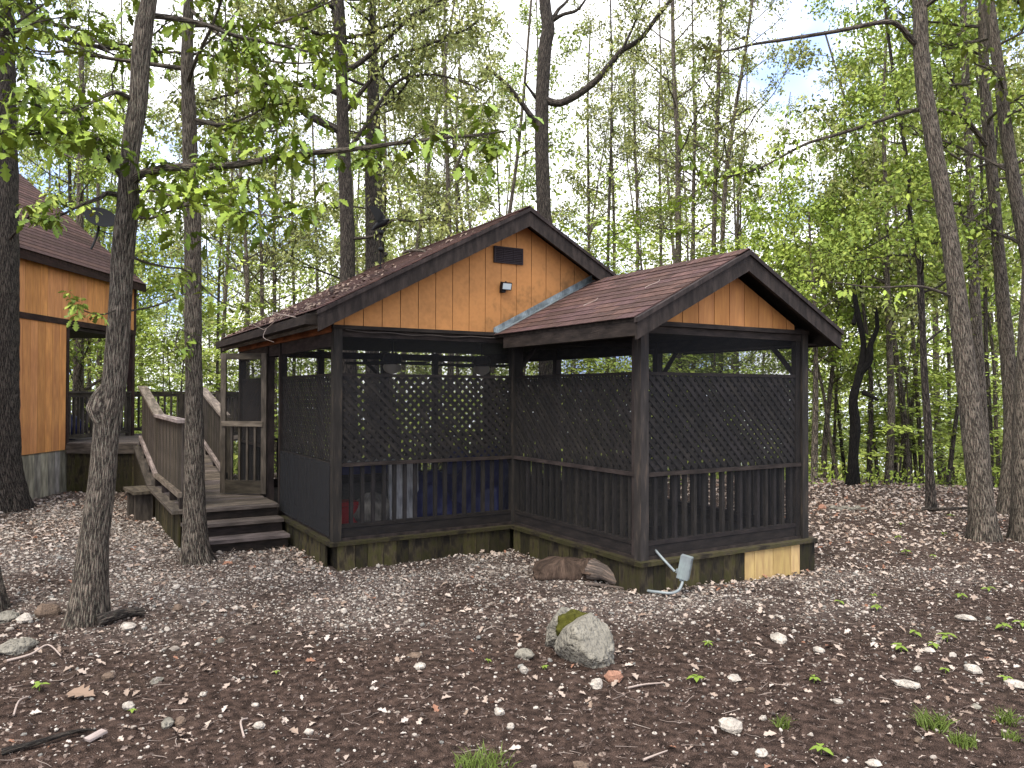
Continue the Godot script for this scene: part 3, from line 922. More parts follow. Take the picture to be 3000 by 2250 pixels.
func rail_wall(th: Node3D, line: Array, h: float):
	for k in line.size() - 1:
		var a: Vector3 = line[k]
		var b: Vector3 = line[k + 1]
		var l := a.distance_to(b)
		var u := (b - a).normalized()
		var hz := Vector3(b.x - a.x, 0, b.z - a.z)
		var hl := hz.length()
		hz = hz.normalized()
		# boards
		var cnt := int(hl / 0.094)
		for q in cnt:
			var s := (q + 0.5) / cnt
			var c := a.lerp(b, s)
			part(th, "rail_plank", box_mesh(Vector3(0.022, h - 0.19, 0.088), q % 4), pick(M.rail), Transform3D(Basis(Vector3(hz.z, 0, -hz.x), Vector3.UP, hz), c + Vector3.UP * (0.165 + (h - 0.19) * 0.5)))
		beam(th, "handrail", a + Vector3.UP * (h - 0.005) - u * 0.03, b + Vector3.UP * (h - 0.005) + u * (0.03 if k < line.size() - 2 else 0.05), 0.14, 0.036, M.raw)
		beam(th, "bottom_rail", a + Vector3.UP * 0.15 + Vector3(-0.035, 0, 0), b + Vector3.UP * 0.15 + Vector3(-0.035, 0, 0), 0.045, 0.06, M.raw)
		for s in [0.0, 0.34, 0.67, 1.0]:
			var p := a.lerp(b, s)
			bar(th, "rail_block", p + Vector3(-0.045, 0.0, -0.045), p + Vector3(0.035, 0.125, 0.045), M.inner)
	for p in line:
		bar(th, "rail_post", p + Vector3(0.012, -0.1, -0.045), p + Vector3(0.10, h - 0.03, 0.045), M.rail)

func picket_rail(th: Node3D, a: Vector3, b: Vector3, h: float):
	beam(th, "handrail", a + Vector3.UP * h, b + Vector3.UP * h, 0.11, 0.036, M.rail)
	beam(th, "sub_rail", a + Vector3.UP * (h - 0.055), b + Vector3.UP * (h - 0.055), 0.036, 0.07, M.rail)
	beam(th, "bottom_rail", a + Vector3.UP * 0.11, b + Vector3.UP * 0.11, 0.036, 0.07, M.rail)
	var l := a.distance_to(b)
	var cnt := int(l / 0.135)
	for k in range(1, cnt):
		var p := a.lerp(b, k / float(cnt)) + Vector3.UP * (0.145 + (h - 0.235) * 0.5)
		part(th, "baluster", box_mesh(Vector3(0.036, h - 0.235, 0.036), k % 4), pick(M.rail), Transform3D(Basis.IDENTITY, p))
	var posts := int(l / 1.7) + 1
	for k in posts + 1:
		var p := a.lerp(b, k / float(posts))
		bar(th, "rail_post", p + Vector3(-0.045, -0.05, -0.045), p + Vector3(0.045, h - 0.02, 0.045), M.rail)

# ------------------------------------------------------------------ the house
func build_house():
	var yaw := deg_to_rad(-30.727)
	var base := along_view(13.0, -7.8)
	var th := thing("orange_house", "orange board-sided house with steep red-brown shingle roof and grey skirting", "house", base, yaw)
	# local: the wall faces +x at x = 0, z runs towards the camera, depth D is at z = 13 - D
	var z_end := 13.0 - 15.88
	var z_open := 13.0 - 13.43
	var z0 := 5.5
	bar(th, "wall", Vector3(-3.0, 0.79, z_open), Vector3(-0.014, 3.0, z0), M.groove)
	bar(th, "wall", Vector3(-3.0, 3.0, z_end + 0.02), Vector3(-0.014, 4.0, z0), M.groove)
	bar(th, "wall", Vector3(-6.4, 0.79, z_open), Vector3(-3.0, 4.0, z0), M.groove)
	bar(th, "foundation", Vector3(-6.3, -0.3, z_open + 0.1), Vector3(-0.05, 0.78, z0), M.house_skirt)
	var z := z_open
	while z < z0:
		bar(th, "siding_plank", Vector3(-0.0135, 0.785, z + 0.004), Vector3(0.0, 2.98, minf(z + 0.2, z0) - 0.004), M.orange_house)
		z += 0.2
	z = z_end
	while z < z0:
		bar(th, "siding_plank", Vector3(-0.0135, 3.06, z + 0.004), Vector3(0.0, 4.0, minf(z + 0.2, z0) - 0.004), M.orange_house)
		z += 0.2
	bar(th, "trim_band", Vector3(-0.02, 2.965, z_end), Vector3(0.018, 3.065, z0), M.trim)
	bar(th, "corner_trim", Vector3(-0.08, 0.78, z_open - 0.075), Vector3(0.015, 2.964, z_open - 0.001), M.trim)
	bar(th, "corner_trim", Vector3(-0.09, 3.066, z_end - 0.02), Vector3(0.014, 4.0, z_end + 0.06), M.trim)
	bar(th, "corner_post", Vector3(-0.11, 0.9, z_end), Vector3(0.0, 2.964, z_end + 0.11), M.trim)
	bar(th, "porch_ceiling", Vector3(-3.0, 2.90, z_end + 0.03), Vector3(-0.03, 2.955, z_open - 0.08), M.dark)
	# skirting boards
	z = z_open - 0.7
	while z < z0:
		var ww := rng.randf_range(0.14, 0.21)
		bar(th, "skirt_plank", Vector3(-0.045, -0.35, z + 0.003), Vector3(-0.02 + rng.randf_range(-0.003, 0.003), 0.775, z + ww - 0.003), M.house_skirt)
		z += ww
	# rail across the porch opening
	picket_rail(th, Vector3(-0.06, 0.88, z_end + 0.12), Vector3(-0.06, 0.88, z_open - 0.08), 0.91)
	bar(th, "sill_board", Vector3(-0.1, 0.79, z_open - 0.75), Vector3(0.01, 0.83, z_open - 0.076), M.rail)
	# roof
	var roof := Node3D.new()
	roof.name = "roof"
	th.add_child(roof, true)
	var m := MB.new()
	var tt := Transform3D.IDENTITY
	m.prism(PackedVector2Array([Vector2(0.15, 3.98), Vector2(0.15, 4.03), Vector2(-3.2, 6.94), Vector2(-3.2, 6.89)]), 13.0 - 16.0, z0 + 0.3, tt)
	m.prism(PackedVector2Array([Vector2(-3.2, 6.89), Vector2(-3.2, 6.94), Vector2(-6.55, 4.03), Vector2(-6.55, 3.98)]), 13.0 - 16.0, z0 + 0.3, tt)
	part(roof, "roof_deck", m.done(), M.trim[0])
	var up := Vector3(-3.35, 2.91, 0).normalized()
	shingle_slope(roof, Vector3(0.15, 4.03, -3.0), up, Vector3(0, 0, 1), 4.437, 8.8, false)
	bar(roof, "eave_board", Vector3(0.12, 3.88, -2.98), Vector3(0.148, 3.99, z0 + 0.3), M.trim)
	bar(roof, "soffit", Vector3(-0.02, 3.99, -2.98), Vector3(0.12, 4.005, z0 + 0.3), M.trim)
	for zz in [-3.03, z0 + 0.31]:
		var f := MB.new()
		f.prism(PackedVector2Array([Vector2(0.15, 4.03), Vector2(-3.2, 6.94), Vector2(-3.2, 6.78), Vector2(0.15, 3.87)]), zz, zz + 0.03)
		part(roof, "rake_board", f.done(), M.trim[0])
	var gab := MB.new()
	gab.prism(PackedVector2Array([Vector2(-0.1, 4.0), Vector2(-6.3, 4.0), Vector2(-3.2, 6.7)]), z_end + 0.02, z_end + 0.06)
	part(th, "gable_wall", gab.done(), M.orange_house[0])
	# satellite dish on the roof
	var dm := along_view(15.3, -8.28, 0.0)
	var foot := Vector3(dm.x, 4.03 + 0.63 * 0.869 + 0.03, dm.z)
	var dish := thing("satellite_dish", "black satellite dish on a bent pipe on the shingle roof", "dish", foot, yaw)
	var dd := MB.new()
	for ring in 6:
		for s in 24:
			var q := []
			for e in [[ring, s], [ring + 1, s], [ring + 1, s + 1], [ring, s + 1]]:
				var rr: float = e[0] / 6.0
				q.append(Vector3(cos(TAU * e[1] / 24.0) * rr * 0.30, sin(TAU * e[1] / 24.0) * rr * 0.24, 0.09 * rr * rr))
			dd.quad(q[0], q[1], q[2], q[3], Vector3(0, 0, 1))
			for e in 4: q[e] = q[e] - Vector3(0, 0, 0.008)
			dd.quad(q[0], q[1], q[2], q[3], Vector3(0, 0, -1))
	part(dish, "reflector", dd.done(), M.black, Transform3D(Basis(Vector3(0, 1, 0), 0.75) * Basis(Vector3(1, 0, 0), -0.5), Vector3(0.05, 0.62, 0.03)))
	var ms := MB.new()
	var mp := path_of([Vector3(-0.03, -0.03, 0.25), Vector3(0.0, 0.02, 0.22), Vector3(0.02, 0.30, 0.06), Vector3(0.03, 0.55, 0.0)])
	ms.tube(mp, taper(mp.size(), 0.022, 0.022), 8)
	part(dish, "mast", ms.done(), M.black)
	part(dish, "foot_plate", box_mesh(Vector3(0.13, 0.02, 0.16)), M.black, Transform3D(Basis(Vector3.BACK, -0.7), Vector3(-0.03, -0.02, 0.25)))
	var arm := MB.new()
	var ap := path_of([Vector3(0.03, 0.42, 0.0), Vector3(0.25, 0.36, -0.08), Vector3(0.42, 0.52, -0.14)])
	arm.tube(ap, taper(ap.size(), 0.012, 0.012), 6)
	part(dish, "feed_arm", arm.done(), M.black)
	# blue bundle on the house porch
	solo("blue_bundle", blob(Vector3(0.34, 0.26, 0.3), 31, 0.16, 14, 10), M.tarp, "dark blue tarp bundle behind the house porch rail", "bundle", Transform3D(Basis.IDENTITY, along_view(14.3, -8.35, 1.13)))
# move a thing's origin to its base without moving its parts
func rebase(th: Node3D, base: Vector3):
	th.position += base
	for c in th.get_children():
		c.position -= base

# an uneven lump: sphere pushed about by noise
func blob(r: Vector3, seed_: int, rough: float, seg := 16, rings := 10, facet := 0.0, cut := 0.80) -> ArrayMesh:
	var nz := FastNoiseLite.new()
	nz.seed = seed_
	nz.frequency = 1.0
	nz.fractal_octaves = 3
	var b := MB.new()
	var grid := []
	for y in rings + 1:
		for x in seg + 1:
			var a := TAU * (x % seg) / seg
			var e := PI * y / rings
			var d := Vector3(sin(e) * cos(a), cos(e), sin(e) * sin(a))
			var k := 1.0 + rough * (nz.get_noise_3d(d.x * 1.1, d.y * 1.1, d.z * 1.1) * 1.6 + 0.5 * nz.get_noise_3d(d.x * 4.0, d.y * 4.0, d.z * 4.0))
			if facet > 0.0:
				# flatten towards a few planes, like broken stone
				for f in 7:
					var pl := Vector3(nz.get_noise_1d(f * 7.3 + 1.0), nz.get_noise_1d(f * 5.1 + 40.0), nz.get_noise_1d(f * 9.7 + 80.0)).normalized()
					var lim := cut + 0.12 * nz.get_noise_1d(f * 3.3 + 9.0)
					var dp := d.dot(pl) * k
					if dp > lim: k *= lerpf(1.0, lim / dp, facet if cut > 0.75 else 0.92)
			grid.append(d * k * r)
	for y in rings:
		for x in seg:
			var i := y * (seg + 1) + x
			var p := [grid[i], grid[i + 1], grid[i + seg + 2], grid[i + seg + 1]]
			var nn: Vector3 = (p[2] - p[0]).cross(p[3] - p[1]).normalized()
			var mid: Vector3 = (p[0] + p[2]) * 0.5
			if nn.dot(mid) < 0.0: nn = -nn
			b.quad(p[0], p[1], p[2], p[3], nn, Vector2(x / float(seg), y / float(rings)), Vector2((x + 1) / float(seg), y / float(rings)), Vector2((x + 1) / float(seg), (y + 1) / float(rings)), Vector2(x / float(seg), (y + 1) / float(rings)))
	if facet < 0.5:
		# smooth: each corner takes the direction of the surface round it
		var acc := {}
		for i in b.v.size():
			var key := b.v[i].snapped(Vector3.ONE * 0.0005)
			acc[key] = acc.get(key, Vector3.ZERO) + b.n[i]
		for i in b.v.size():
			b.n[i] = (acc[b.v[i].snapped(Vector3.ONE * 0.0005)] as Vector3).normalized()
	return b.done()

# ------------------------------------------------------------------ leaves
var leaf_oak: Array = []
var leaf_small: Array = []
var leaf_spray: Array = []

func oak_leaf(b: MB, o: Vector3, dir: Vector3, sidev: Vector3, l: float, droop: float):
	var ts := [0.0, 0.10, 0.22, 0.33, 0.46, 0.56, 0.68, 0.78, 0.90, 1.0]
	var ws := [0.015, 0.05, 0.20, 0.10, 0.33, 0.17, 0.36, 0.20, 0.17, 0.01]
	var nrm := sidev.cross(dir).normalized()
	if nrm.y < 0.0: nrm = -nrm
	var pc := []
	var pl := []
	var pr := []
	for k in 10:
		var t: float = ts[k]
		var c := o + dir * l * t - Vector3.UP * droop * l * t * t
		var w: float = ws[k] * l * 0.95
		pc.append(c)
		pl.append(c - sidev * w + nrm * w * 0.25)
		pr.append(c + sidev * w + nrm * w * 0.25)
	for k in 9:
		b.quad(pc[k], pl[k], pl[k + 1], pc[k + 1], (nrm + sidev * 0.25).normalized())
		b.quad(pc[k], pr[k], pr[k + 1], pc[k + 1], (nrm - sidev * 0.25).normalized())

func small_leaf(b: MB, o: Vector3, dir: Vector3, sidev: Vector3, l: float):
	var nrm := sidev.cross(dir).normalized()
	var m := o + dir * l * 0.5 - nrm * l * 0.06
	var w := sidev * l * 0.27
	b.tri(o, m - w + nrm * l * 0.05, o + dir * l, (nrm + sidev * 0.3).normalized())
	b.tri(o, m + w + nrm * l * 0.05, o + dir * l, (nrm - sidev * 0.3).normalized())

func make_leaf_meshes():
	var r := RandomNumberGenerator.new()
	r.seed = 5
	for v in 3:
		var b := MB.new()
		for k in 6:
			var a := TAU * k / 6.0 + r.randf_range(-0.5, 0.5)
			var el := r.randf_range(-1.1, 0.25)
			var d := Vector3(cos(a) * cos(el), sin(el), sin(a) * cos(el))
			var s := d.cross(Vector3(r.randf_range(-0.4, 0.4), 1, r.randf_range(-0.4, 0.4))).normalized()
			oak_leaf(b, d * r.randf_range(0.01, 0.05), d, s, r.randf_range(0.05, 0.118), r.randf_range(0.0, 0.6))
		leaf_oak.append(b.done())
	for v in 3:
		var b := MB.new()
		for k in 15:
			var o := Vector3(r.randfn(0, 0.12), r.randfn(0, 0.10), r.randfn(0, 0.12))
			var d := Vector3(r.randfn(), r.randfn() - 0.5, r.randfn()).normalized()
			var s := d.cross(Vector3(r.randfn(), r.randfn(), r.randfn())).normalized()
			small_leaf(b, o, d, s, r.randf_range(0.055, 0.105))
		leaf_small.append(b.done())
	for v in 2:
		var b := MB.new()
		for k in 22:
			var t := k / 22.0
			var sg := -1.0 if k % 2 == 0 else 1.0
			var o := Vector3(t * 0.55, -0.10 * t * t + r.randfn(0, 0.015), sg * r.randf_range(0.0, 0.13) * (1.1 - t))
			var d := Vector3(0.6, r.randf_range(-0.45, 0.05), sg * r.randf_range(0.4, 1.0)).normalized()
			var s := d.cross(Vector3(r.randfn(0, 0.25), 1, r.randfn(0, 0.25))).normalized()
			small_leaf(b, o, d, s, r.randf_range(0.07, 0.12))
		leaf_spray.append(b.done())

func scatter(parent: Node, called: String, mesh: Mesh, material: Material, xf: Array, cols: Array) -> MultiMeshInstance3D:
	var mm := MultiMesh.new()
	mm.transform_format = MultiMesh.TRANSFORM_3D
	mm.use_colors = true
	mm.mesh = mesh
	mm.instance_count = xf.size()
	for k in xf.size():
		mm.set_instance_transform(k, xf[k])
		mm.set_instance_color(k, cols[k])
	var o := MultiMeshInstance3D.new()
	o.name = called if parent != self else numbered(called)
	o.multimesh = mm
	o.material_override = material
	parent.add_child(o, true)
	return o

const GREENS := {
	"oak": [Color(0.19, 0.265, 0.028), Color(0.29, 0.365, 0.045), Color(0.13, 0.20, 0.028)],
	"pale": [Color(0.27, 0.295, 0.085), Color(0.37, 0.37, 0.12), Color(0.20, 0.235, 0.07)],
	"fresh": [Color(0.26, 0.34, 0.05), Color(0.36, 0.42, 0.075), Color(0.19, 0.275, 0.045)],
	"sapling": [Color(0.34, 0.42, 0.07), Color(0.42, 0.48, 0.10), Color(0.26, 0.36, 0.06)],
}
func green(kind: String) -> Color:
	var g: Array = GREENS[kind]
	var c: Color = (g[0] as Color).lerp(g[1 + rng.randi() % 2], rng.randf())
	return c * rng.randf_range(0.8, 1.15)

# ------------------------------------------------------------------ trees
func new_tree(called: String, label: String, base: Vector3, group := "", category := "tree") -> Dictionary:
	var nd := thing(called, label, category, base, 0.0, group)
	return {"node": nd, "base": base, "wood": MB.new(), "xf": [[], [], []], "col": [[], [], []]}

func leaf_at(t: Dictionary, p: Vector3, kind: String, size: float, basis := Basis()):
	# crowns are built as far up as anyone standing near the camera could see
	var e := p - cam.position
	if e.y > 0.62 * Vector2(e.x, e.z).length() + 0.3: return
	var b := basis
	if basis == Basis():
		b = Basis.from_euler(Vector3(rng.randfn(0, 0.35), rng.randf() * TAU, rng.randfn(0, 0.35)))
	var v := rng.randi() % 3
	t.xf[v].append(Transform3D(b.scaled(Vector3.ONE * size * rng.randf_range(0.75, 1.25)), p - t.base))
	t.col[v].append(green(kind))

func finish_tree(t: Dictionary, bark: Material, leaves: Array):
	part(t.node, "trunk", t.wood.done(), bark)
	for v in 3:
		if t.xf[v].size() == 0: continue
		var mesh: Mesh = leaves[v % leaves.size()]
		var o := scatter(t.node, "crown", mesh, M.leaf, t.xf[v], t.col[v])
		o.set_meta("kind", "stuff")

func limb(t: Dictionary, pts: Array, r0: float, r1: float, sides := 6) -> PackedVector3Array:
	var p := path_of(pts)
	var loc := PackedVector3Array()
	for q in p:
		loc.append(q - t.base)
	t.wood.tube(loc, taper(loc.size(), r0, r1), sides, 0.10 if sides > 5 else 0.0, bump_noise if sides > 5 else null)
	return p

func wander(p: Vector3, dir: Vector3, l: float, steps: int, bend: float, lift: float) -> Array:
	var out := [p]
	var d := dir.normalized()
	for k in steps:
		p += d * l / steps
		out.append(p)
		d = (d + Vector3(rng.randfn(0, bend), rng.randfn(0, bend) + lift, rng.randfn(0, bend))).normalized()
	return out

# twigs with leaf clusters on a limb
func twigs(t: Dictionary, p: PackedVector3Array, from: float, cnt: int, lo: float, hi: float, kind: String, size: float, per := 3, r := 0.006):
	for k in cnt:
		var f := lerpf(from, 1.0, (k + rng.randf()) / cnt)
		var i := clampi(int(f * (p.size() - 1)), 0, p.size() - 2)
		var fwd := (p[i + 1] - p[i]).normalized()
		var d := (fwd * 0.7 + Vector3(rng.randfn(), rng.randfn() * 0.7 + 0.1, rng.randfn()).normalized()).normalized()
		var tw := wander(p[i], d, rng.randf_range(lo, hi), 3, 0.3, -0.05)
		limb_thin(t, tw, r)
		for q in per:
			leaf_at(t, (tw[1] as Vector3).lerp(tw[3], (q + 0.5 * rng.randf()) / maxf(per - 0.5, 1.0)), kind, size)

func limb_thin(t: Dictionary, pts: Array, r: float):
	var loc := PackedVector3Array()
	for q in pts: loc.append(q - t.base)
	t.wood.tube(loc, taper(loc.size(), r, r * 0.35), 4, 0.0, null, 0.0, false)

# limbs grown at random from a stretch of trunk
func crown(t: Dictionary, p: PackedVector3Array, rad: PackedFloat32Array, from: float, cnt: int, l: float, kind: String, size: float, lift := 0.10, subs := 3, per := 3, rise := 0.35):
	var az := rng.randf() * TAU
	for k in cnt:
		var f := lerpf(from, 0.99, (k + rng.randf() * 0.8) / cnt)
		var i := clampi(int(f * (p.size() - 1)), 0, p.size() - 2)
		az += 2.4 + rng.randfn(0, 0.3)
		var d := Vector3(cos(az), rise + rng.randfn(0, 0.15), sin(az)).normalized()
		var ll := l * rng.randf_range(0.6, 1.15) * (1.15 - 0.65 * (f - from) / (1.0 - from))
		var r := minf(rad[i] * 0.42, 0.012 + ll * 0.012)
		var w := wander(p[i], d, ll, 5, 0.16, lift)
		var lp := limb(t, w, r, r * 0.25, 5)
		for s in subs:
			var g := rng.randf_range(0.3, 0.95)
			var j := int(g * (lp.size() - 2))
			var sd := ((lp[j + 1] - lp[j]).normalized() + Vector3(rng.randfn(0, 0.7), rng.randfn(0, 0.4) + 0.1, rng.randfn(0, 0.7))).normalized()
			var sp := wander(lp[j], sd, ll * rng.randf_range(0.3, 0.55), 4, 0.22, 0.05)
			limb_thin(t, sp, r * 0.4)
			twigs(t, PackedVector3Array(sp), 0.25, 3, 0.15, 0.45, kind, size, per, r * 0.2)
		twigs(t, lp, 0.5, 3, 0.2, 0.5, kind, size, per, r * 0.25)

# trunk through photograph positions [x, y, width] at one distance
func trunk_px(t: Dictionary, list: Array, depth: float, sides: int, wob: float, flare: float, depth_top := -1.0) -> Array:
	var pts := []
	var rr := []
	for k in list.size():
		var q: Array = list[k]
		var d := depth if depth_top < 0.0 else lerpf(depth, depth_top, k / float(list.size() - 1))
		pts.append(at(q[0], q[1], d))
		rr.append(q[2] * 0.5 * d / F)
	# foot a little below the ground
	var b: Vector3 = pts[0]
	b.y = height(b.x, b.z) - 0.08
	pts[0] = b
	var p := path_of(pts)
	var rad := PackedFloat32Array()
	for k in p.size():
		var f := k / 4.0
		var i := mini(int(f), rr.size() - 1)
		var j := mini(i + 1, rr.size() - 1)
		rad.append(lerpf(rr[i], rr[j], f - i))
	# finer rings near the eye
	var p2 := PackedVector3Array()
	var r2 := PackedFloat32Array()
	for k in p.size() - 1:
		var n := clampi(int(p[k].distance_to(p[k + 1]) / 0.06), 1, 8) if sides > 12 else 1
		for s in n:
			p2.append(p[k].lerp(p[k + 1], s / float(n)))
			r2.append(lerpf(rad[k], rad[k + 1], s / float(n)))
	p2.append(p[p.size() - 1])
	r2.append(rad[rad.size() - 1])
	var loc := PackedVector3Array()
	for q in p2: loc.append(q - t.base)
	t.wood.tube(loc, r2, sides, wob, bump_noise, flare)
	return [p2, r2]

func px_limb(t: Dictionary, list: Array, d0: float, d1: float, r0: float, r1: float, sides := 7) -> PackedVector3Array:
	var pts := []
	for k in list.size():
		pts.append(at(list[k][0], list[k][1], lerpf(d0, d1, k / float(list.size() - 1))))
	return limb(t, pts, r0, r1, sides)

func foot_of(q: Array, depth: float) -> Vector3:
	var p := at(q[0], q[1], depth)
	return Vector3(p.x, height(p.x, p.z), p.z)

func build_trees():
	var t: Dictionary
	var q: Array
	var tr: Array
	var l: PackedVector3Array
	# leaning oak beside the walkway
	q = [[254, 1830, 120], [264, 1727, 94], [276, 1582, 80], [296, 1437, 73], [309, 1300, 70], [316, 1223, 74], [331, 1150, 66], [345, 997, 64], [353, 862, 62], [361, 726, 62], [375, 590, 59], [379, 470, 51], [405, 289, 51], [412, 180, 52], [423, 72, 50], [437, 0, 42], [455, -200, 40], [470, -500, 30], [480, -800, 20]]
	t = new_tree("oak_tree", "leaning oak with a burl on its trunk and broad lobed leaves", foot_of(q[0], 5.85))
	tr = trunk_px(t, q, 5.85, 26, 0.07, 0.28)
	var bl: Vector3 = at(283, 1195, 5.80) - t.base
	t.wood.tube(PackedVector3Array([bl + Vector3(0.05, 0.17, 0), bl + Vector3(0.02, 0.08, 0.01), bl + Vector3(0.0, 0, 0.02), bl + Vector3(0.02, -0.08, 0.01), bl + Vector3(0.05, -0.16, 0)]), PackedFloat32Array([0.03, 0.065, 0.075, 0.06, 0.03]), 14, 0.15, bump_noise)
	l = px_limb(t, [[385, 540], [420, 508], [520, 490], [660, 486], [800, 465], [920, 447], [1055, 435], [1160, 420], [1290, 405], [1400, 395], [1480, 385]], 5.85, 5.3, 0.036, 0.006)
	twigs(t, l, 0.06, 40, 0.12, 0.55, "oak", 1.0, 2, 0.004)
	l = px_limb(t, [[360, 575], [315, 566], [292, 580], [240, 600], [190, 625], [140, 650]], 5.85, 5.5, 0.022, 0.005)
	twigs(t, l, 0.72, 5, 0.08, 0.22, "oak", 0.8, 2, 0.004)
	l = px_limb(t, [[365, 530], [310, 450], [298, 410], [250, 398], [160, 388], [60, 395], [-60, 390]], 5.85, 5.0, 0.022, 0.005)
	twigs(t, l, 0.15, 20, 0.1, 0.5, "oak", 1.05, 2, 0.004)
	l = px_limb(t, [[395, 300], [340, 270], [270, 300], [180, 330], [80, 300], [-40, 290]], 5.85, 5.1, 0.02, 0.005)
	twigs(t, l, 0.3, 13, 0.1, 0.5, "oak", 1.05, 2, 0.004)
	l = px_limb(t, [[440, 45], [520, 55], [600, 72], [690, 105], [790, 125], [900, 150], [1010, 160]], 5.9, 6.3, 0.024, 0.006)
	twigs(t, l, 0.3, 16, 0.15, 0.6, "oak", 1.0, 2, 0.004)
	l = px_limb(t, [[345, 905], [310, 920], [270, 918], [235, 905], [205, 888]], 5.8, 5.3, 0.007, 0.003, 5)
	twigs(t, l, 0.45, 5, 0.06, 0.16, "fresh", 0.6, 2, 0.002)
	l = px_limb(t, [[385, 752], [430, 770], [490, 783], [540, 790], [575, 822], [640, 880], [720, 912]], 5.8, 6.3, 0.011, 0.004, 5)
	twigs(t, l, 0.4, 7, 0.1, 0.3, "oak", 0.8, 1, 0.003)
	l = px_limb(t, [[372, 912], [440, 900], [500, 880], [545, 860]], 5.85, 5.9, 0.009, 0.003, 5)
	twigs(t, l, 0.5, 3, 0.1, 0.3, "oak", 0.8, 1, 0.003)
	l = px_limb(t, [[400, 560], [460, 560], [520, 575], [640, 560], [740, 540]], 5.85, 5.4, 0.012, 0.004, 5)
	twigs(t, l, 0.3, 12, 0.12, 0.5, "oak", 1.0, 2, 0.003)
	l = px_limb(t, [[375, 620], [440, 640], [560, 600], [700, 620], [860, 640]], 5.85, 5.2, 0.012, 0.004, 5)
	twigs(t, l, 0.3, 10, 0.12, 0.5, "oak", 0.95, 3, 0.003)
	crown(t, tr[0], tr[1], 0.76, 9, 1.7, "oak", 1.0, 0.08, 3, 2)
	finish_tree(t, M.bark, leaf_oak)
	# straight oak in front of the walkway
	q = [[582, 1662, 96], [572, 1600, 74], [569, 1437, 58], [569, 1150, 48], [566, 1000, 47], [565, 680, 48], [560, 590, 46], [555, 362, 40], [548, 180, 36], [552, 0, 27], [556, -300, 22], [560, -600, 14]]
	t = new_tree("oak_tree", "straight slim oak standing before the walkway steps", foot_of(q[0], 7.95))
	tr = trunk_px(t, q, 7.95, 24, 0.06, 0.35)
	l = px_limb(t, [[560, 400], [600, 420], [645, 445], [690, 500], [730, 570]], 7.95, 7.4, 0.014, 0.004)
	twigs(t, l, 0.3, 10, 0.15, 0.5, "oak", 0.95, 3, 0.004)
	l = px_limb(t, [[575, 350], [640, 365], [720, 345], [790, 310], [880, 300]], 7.95, 7.6, 0.018, 0.004)
	twigs(t, l, 0.25, 16, 0.2, 0.6, "oak", 0.95, 3, 0.004)
	l = px_limb(t, [[560, 30], [640, 100], [740, 165], [850, 185], [960, 180]], 7.95, 7.2, 0.022, 0.005)
	twigs(t, l, 0.15, 24, 0.2, 0.7, "oak", 0.95, 3, 0.004)
	l = px_limb(t, [[585, 690], [630, 702], [665, 728], [700, 800]], 7.9, 7.6, 0.010, 0.004, 5)
	twigs(t, l, 0.5, 5, 0.1, 0.3, "oak", 0.8, 1, 0.003)
	l = px_limb(t, [[590, 1010], [530, 965], [515, 1010], [530, 1030]], 7.9, 7.7, 0.010, 0.004, 5)
	twigs(t, l, 0.5, 5, 0.1, 0.35, "oak", 0.8, 2, 0.003)
	crown(t, tr[0], tr[1], 0.55, 10, 2.0, "oak", 1.0, 0.08, 3, 2)
	finish_tree(t, M.bark, leaf_oak)
	# thick trunk against the house
	q = [[10, 1500, 150], [0, 1400, 118], [-4, 1300, 110], [-4, 1000, 104], [-3, 700, 102], [-6, 400, 96], [-10, 0, 88], [-15, -400, 76], [-15, -800, 50]]
	t = new_tree("oak_tree", "thick dark furrowed oak trunk against the orange house wall", foot_of(q[0], 11.4))
	tr = trunk_px(t, q, 11.4, 26, 0.07, 0.25)
	l = px_limb(t, [[40, 20], [100, 60], [180, 75], [240, 90], [330, 160]], 11.4, 10.0, 0.04, 0.01)
	twigs(t, l, 0.2, 14, 0.3, 0.8, "oak", 1.2, 3, 0.006)
	l = px_limb(t, [[30, 700], [80, 640], [120, 600], [190, 560]], 11.3, 10.0, 0.02, 0.006)
	twigs(t, l, 0.4, 8, 0.2, 0.6, "fresh", 1.1, 3, 0.006)
	crown(t, tr[0], tr[1], 0.5, 12, 2.8, "oak", 1.3, 0.08, 4, 3)
	finish_tree(t, M.bark_dark, leaf_oak)
	# base of a trunk that leans out of the picture
	q = [[-45, 1800, 120], [-50, 1720, 96], [-62, 1620, 86], [-110, 1400, 80], [-190, 1000, 76], [-260, 500, 66], [-320, 0, 50], [-350, -500, 34]]
	t = new_tree("oak_tree", "trunk base rising from the stones, leaning away from its neighbours", foot_of(q[0], 6.15))
	tr = trunk_px(t, q, 6.15, 22, 0.07, 0.3)
	crown(t, tr[0], tr[1], 0.6, 8, 1.6, "oak", 1.0)
	finish_tree(t, M.bark, leaf_oak)
	# oak behind the porch with spreading limbs
	q = [[1022, 1425, 66], [1018, 900, 46], [1018, 676, 43], [1006, 420, 37], [1003, 300, 34], [1000, 150, 37], [988, 0, 40], [975, -200, 34], [970, -500, 24]]
	t = new_tree("oak_tree", "stout oak behind the porch roof with long crooked limbs", foot_of(q[0], 15.0))
	tr = trunk_px(t, q, 15.0, 14, 0.07, 0.2)
	var pale := "pale"
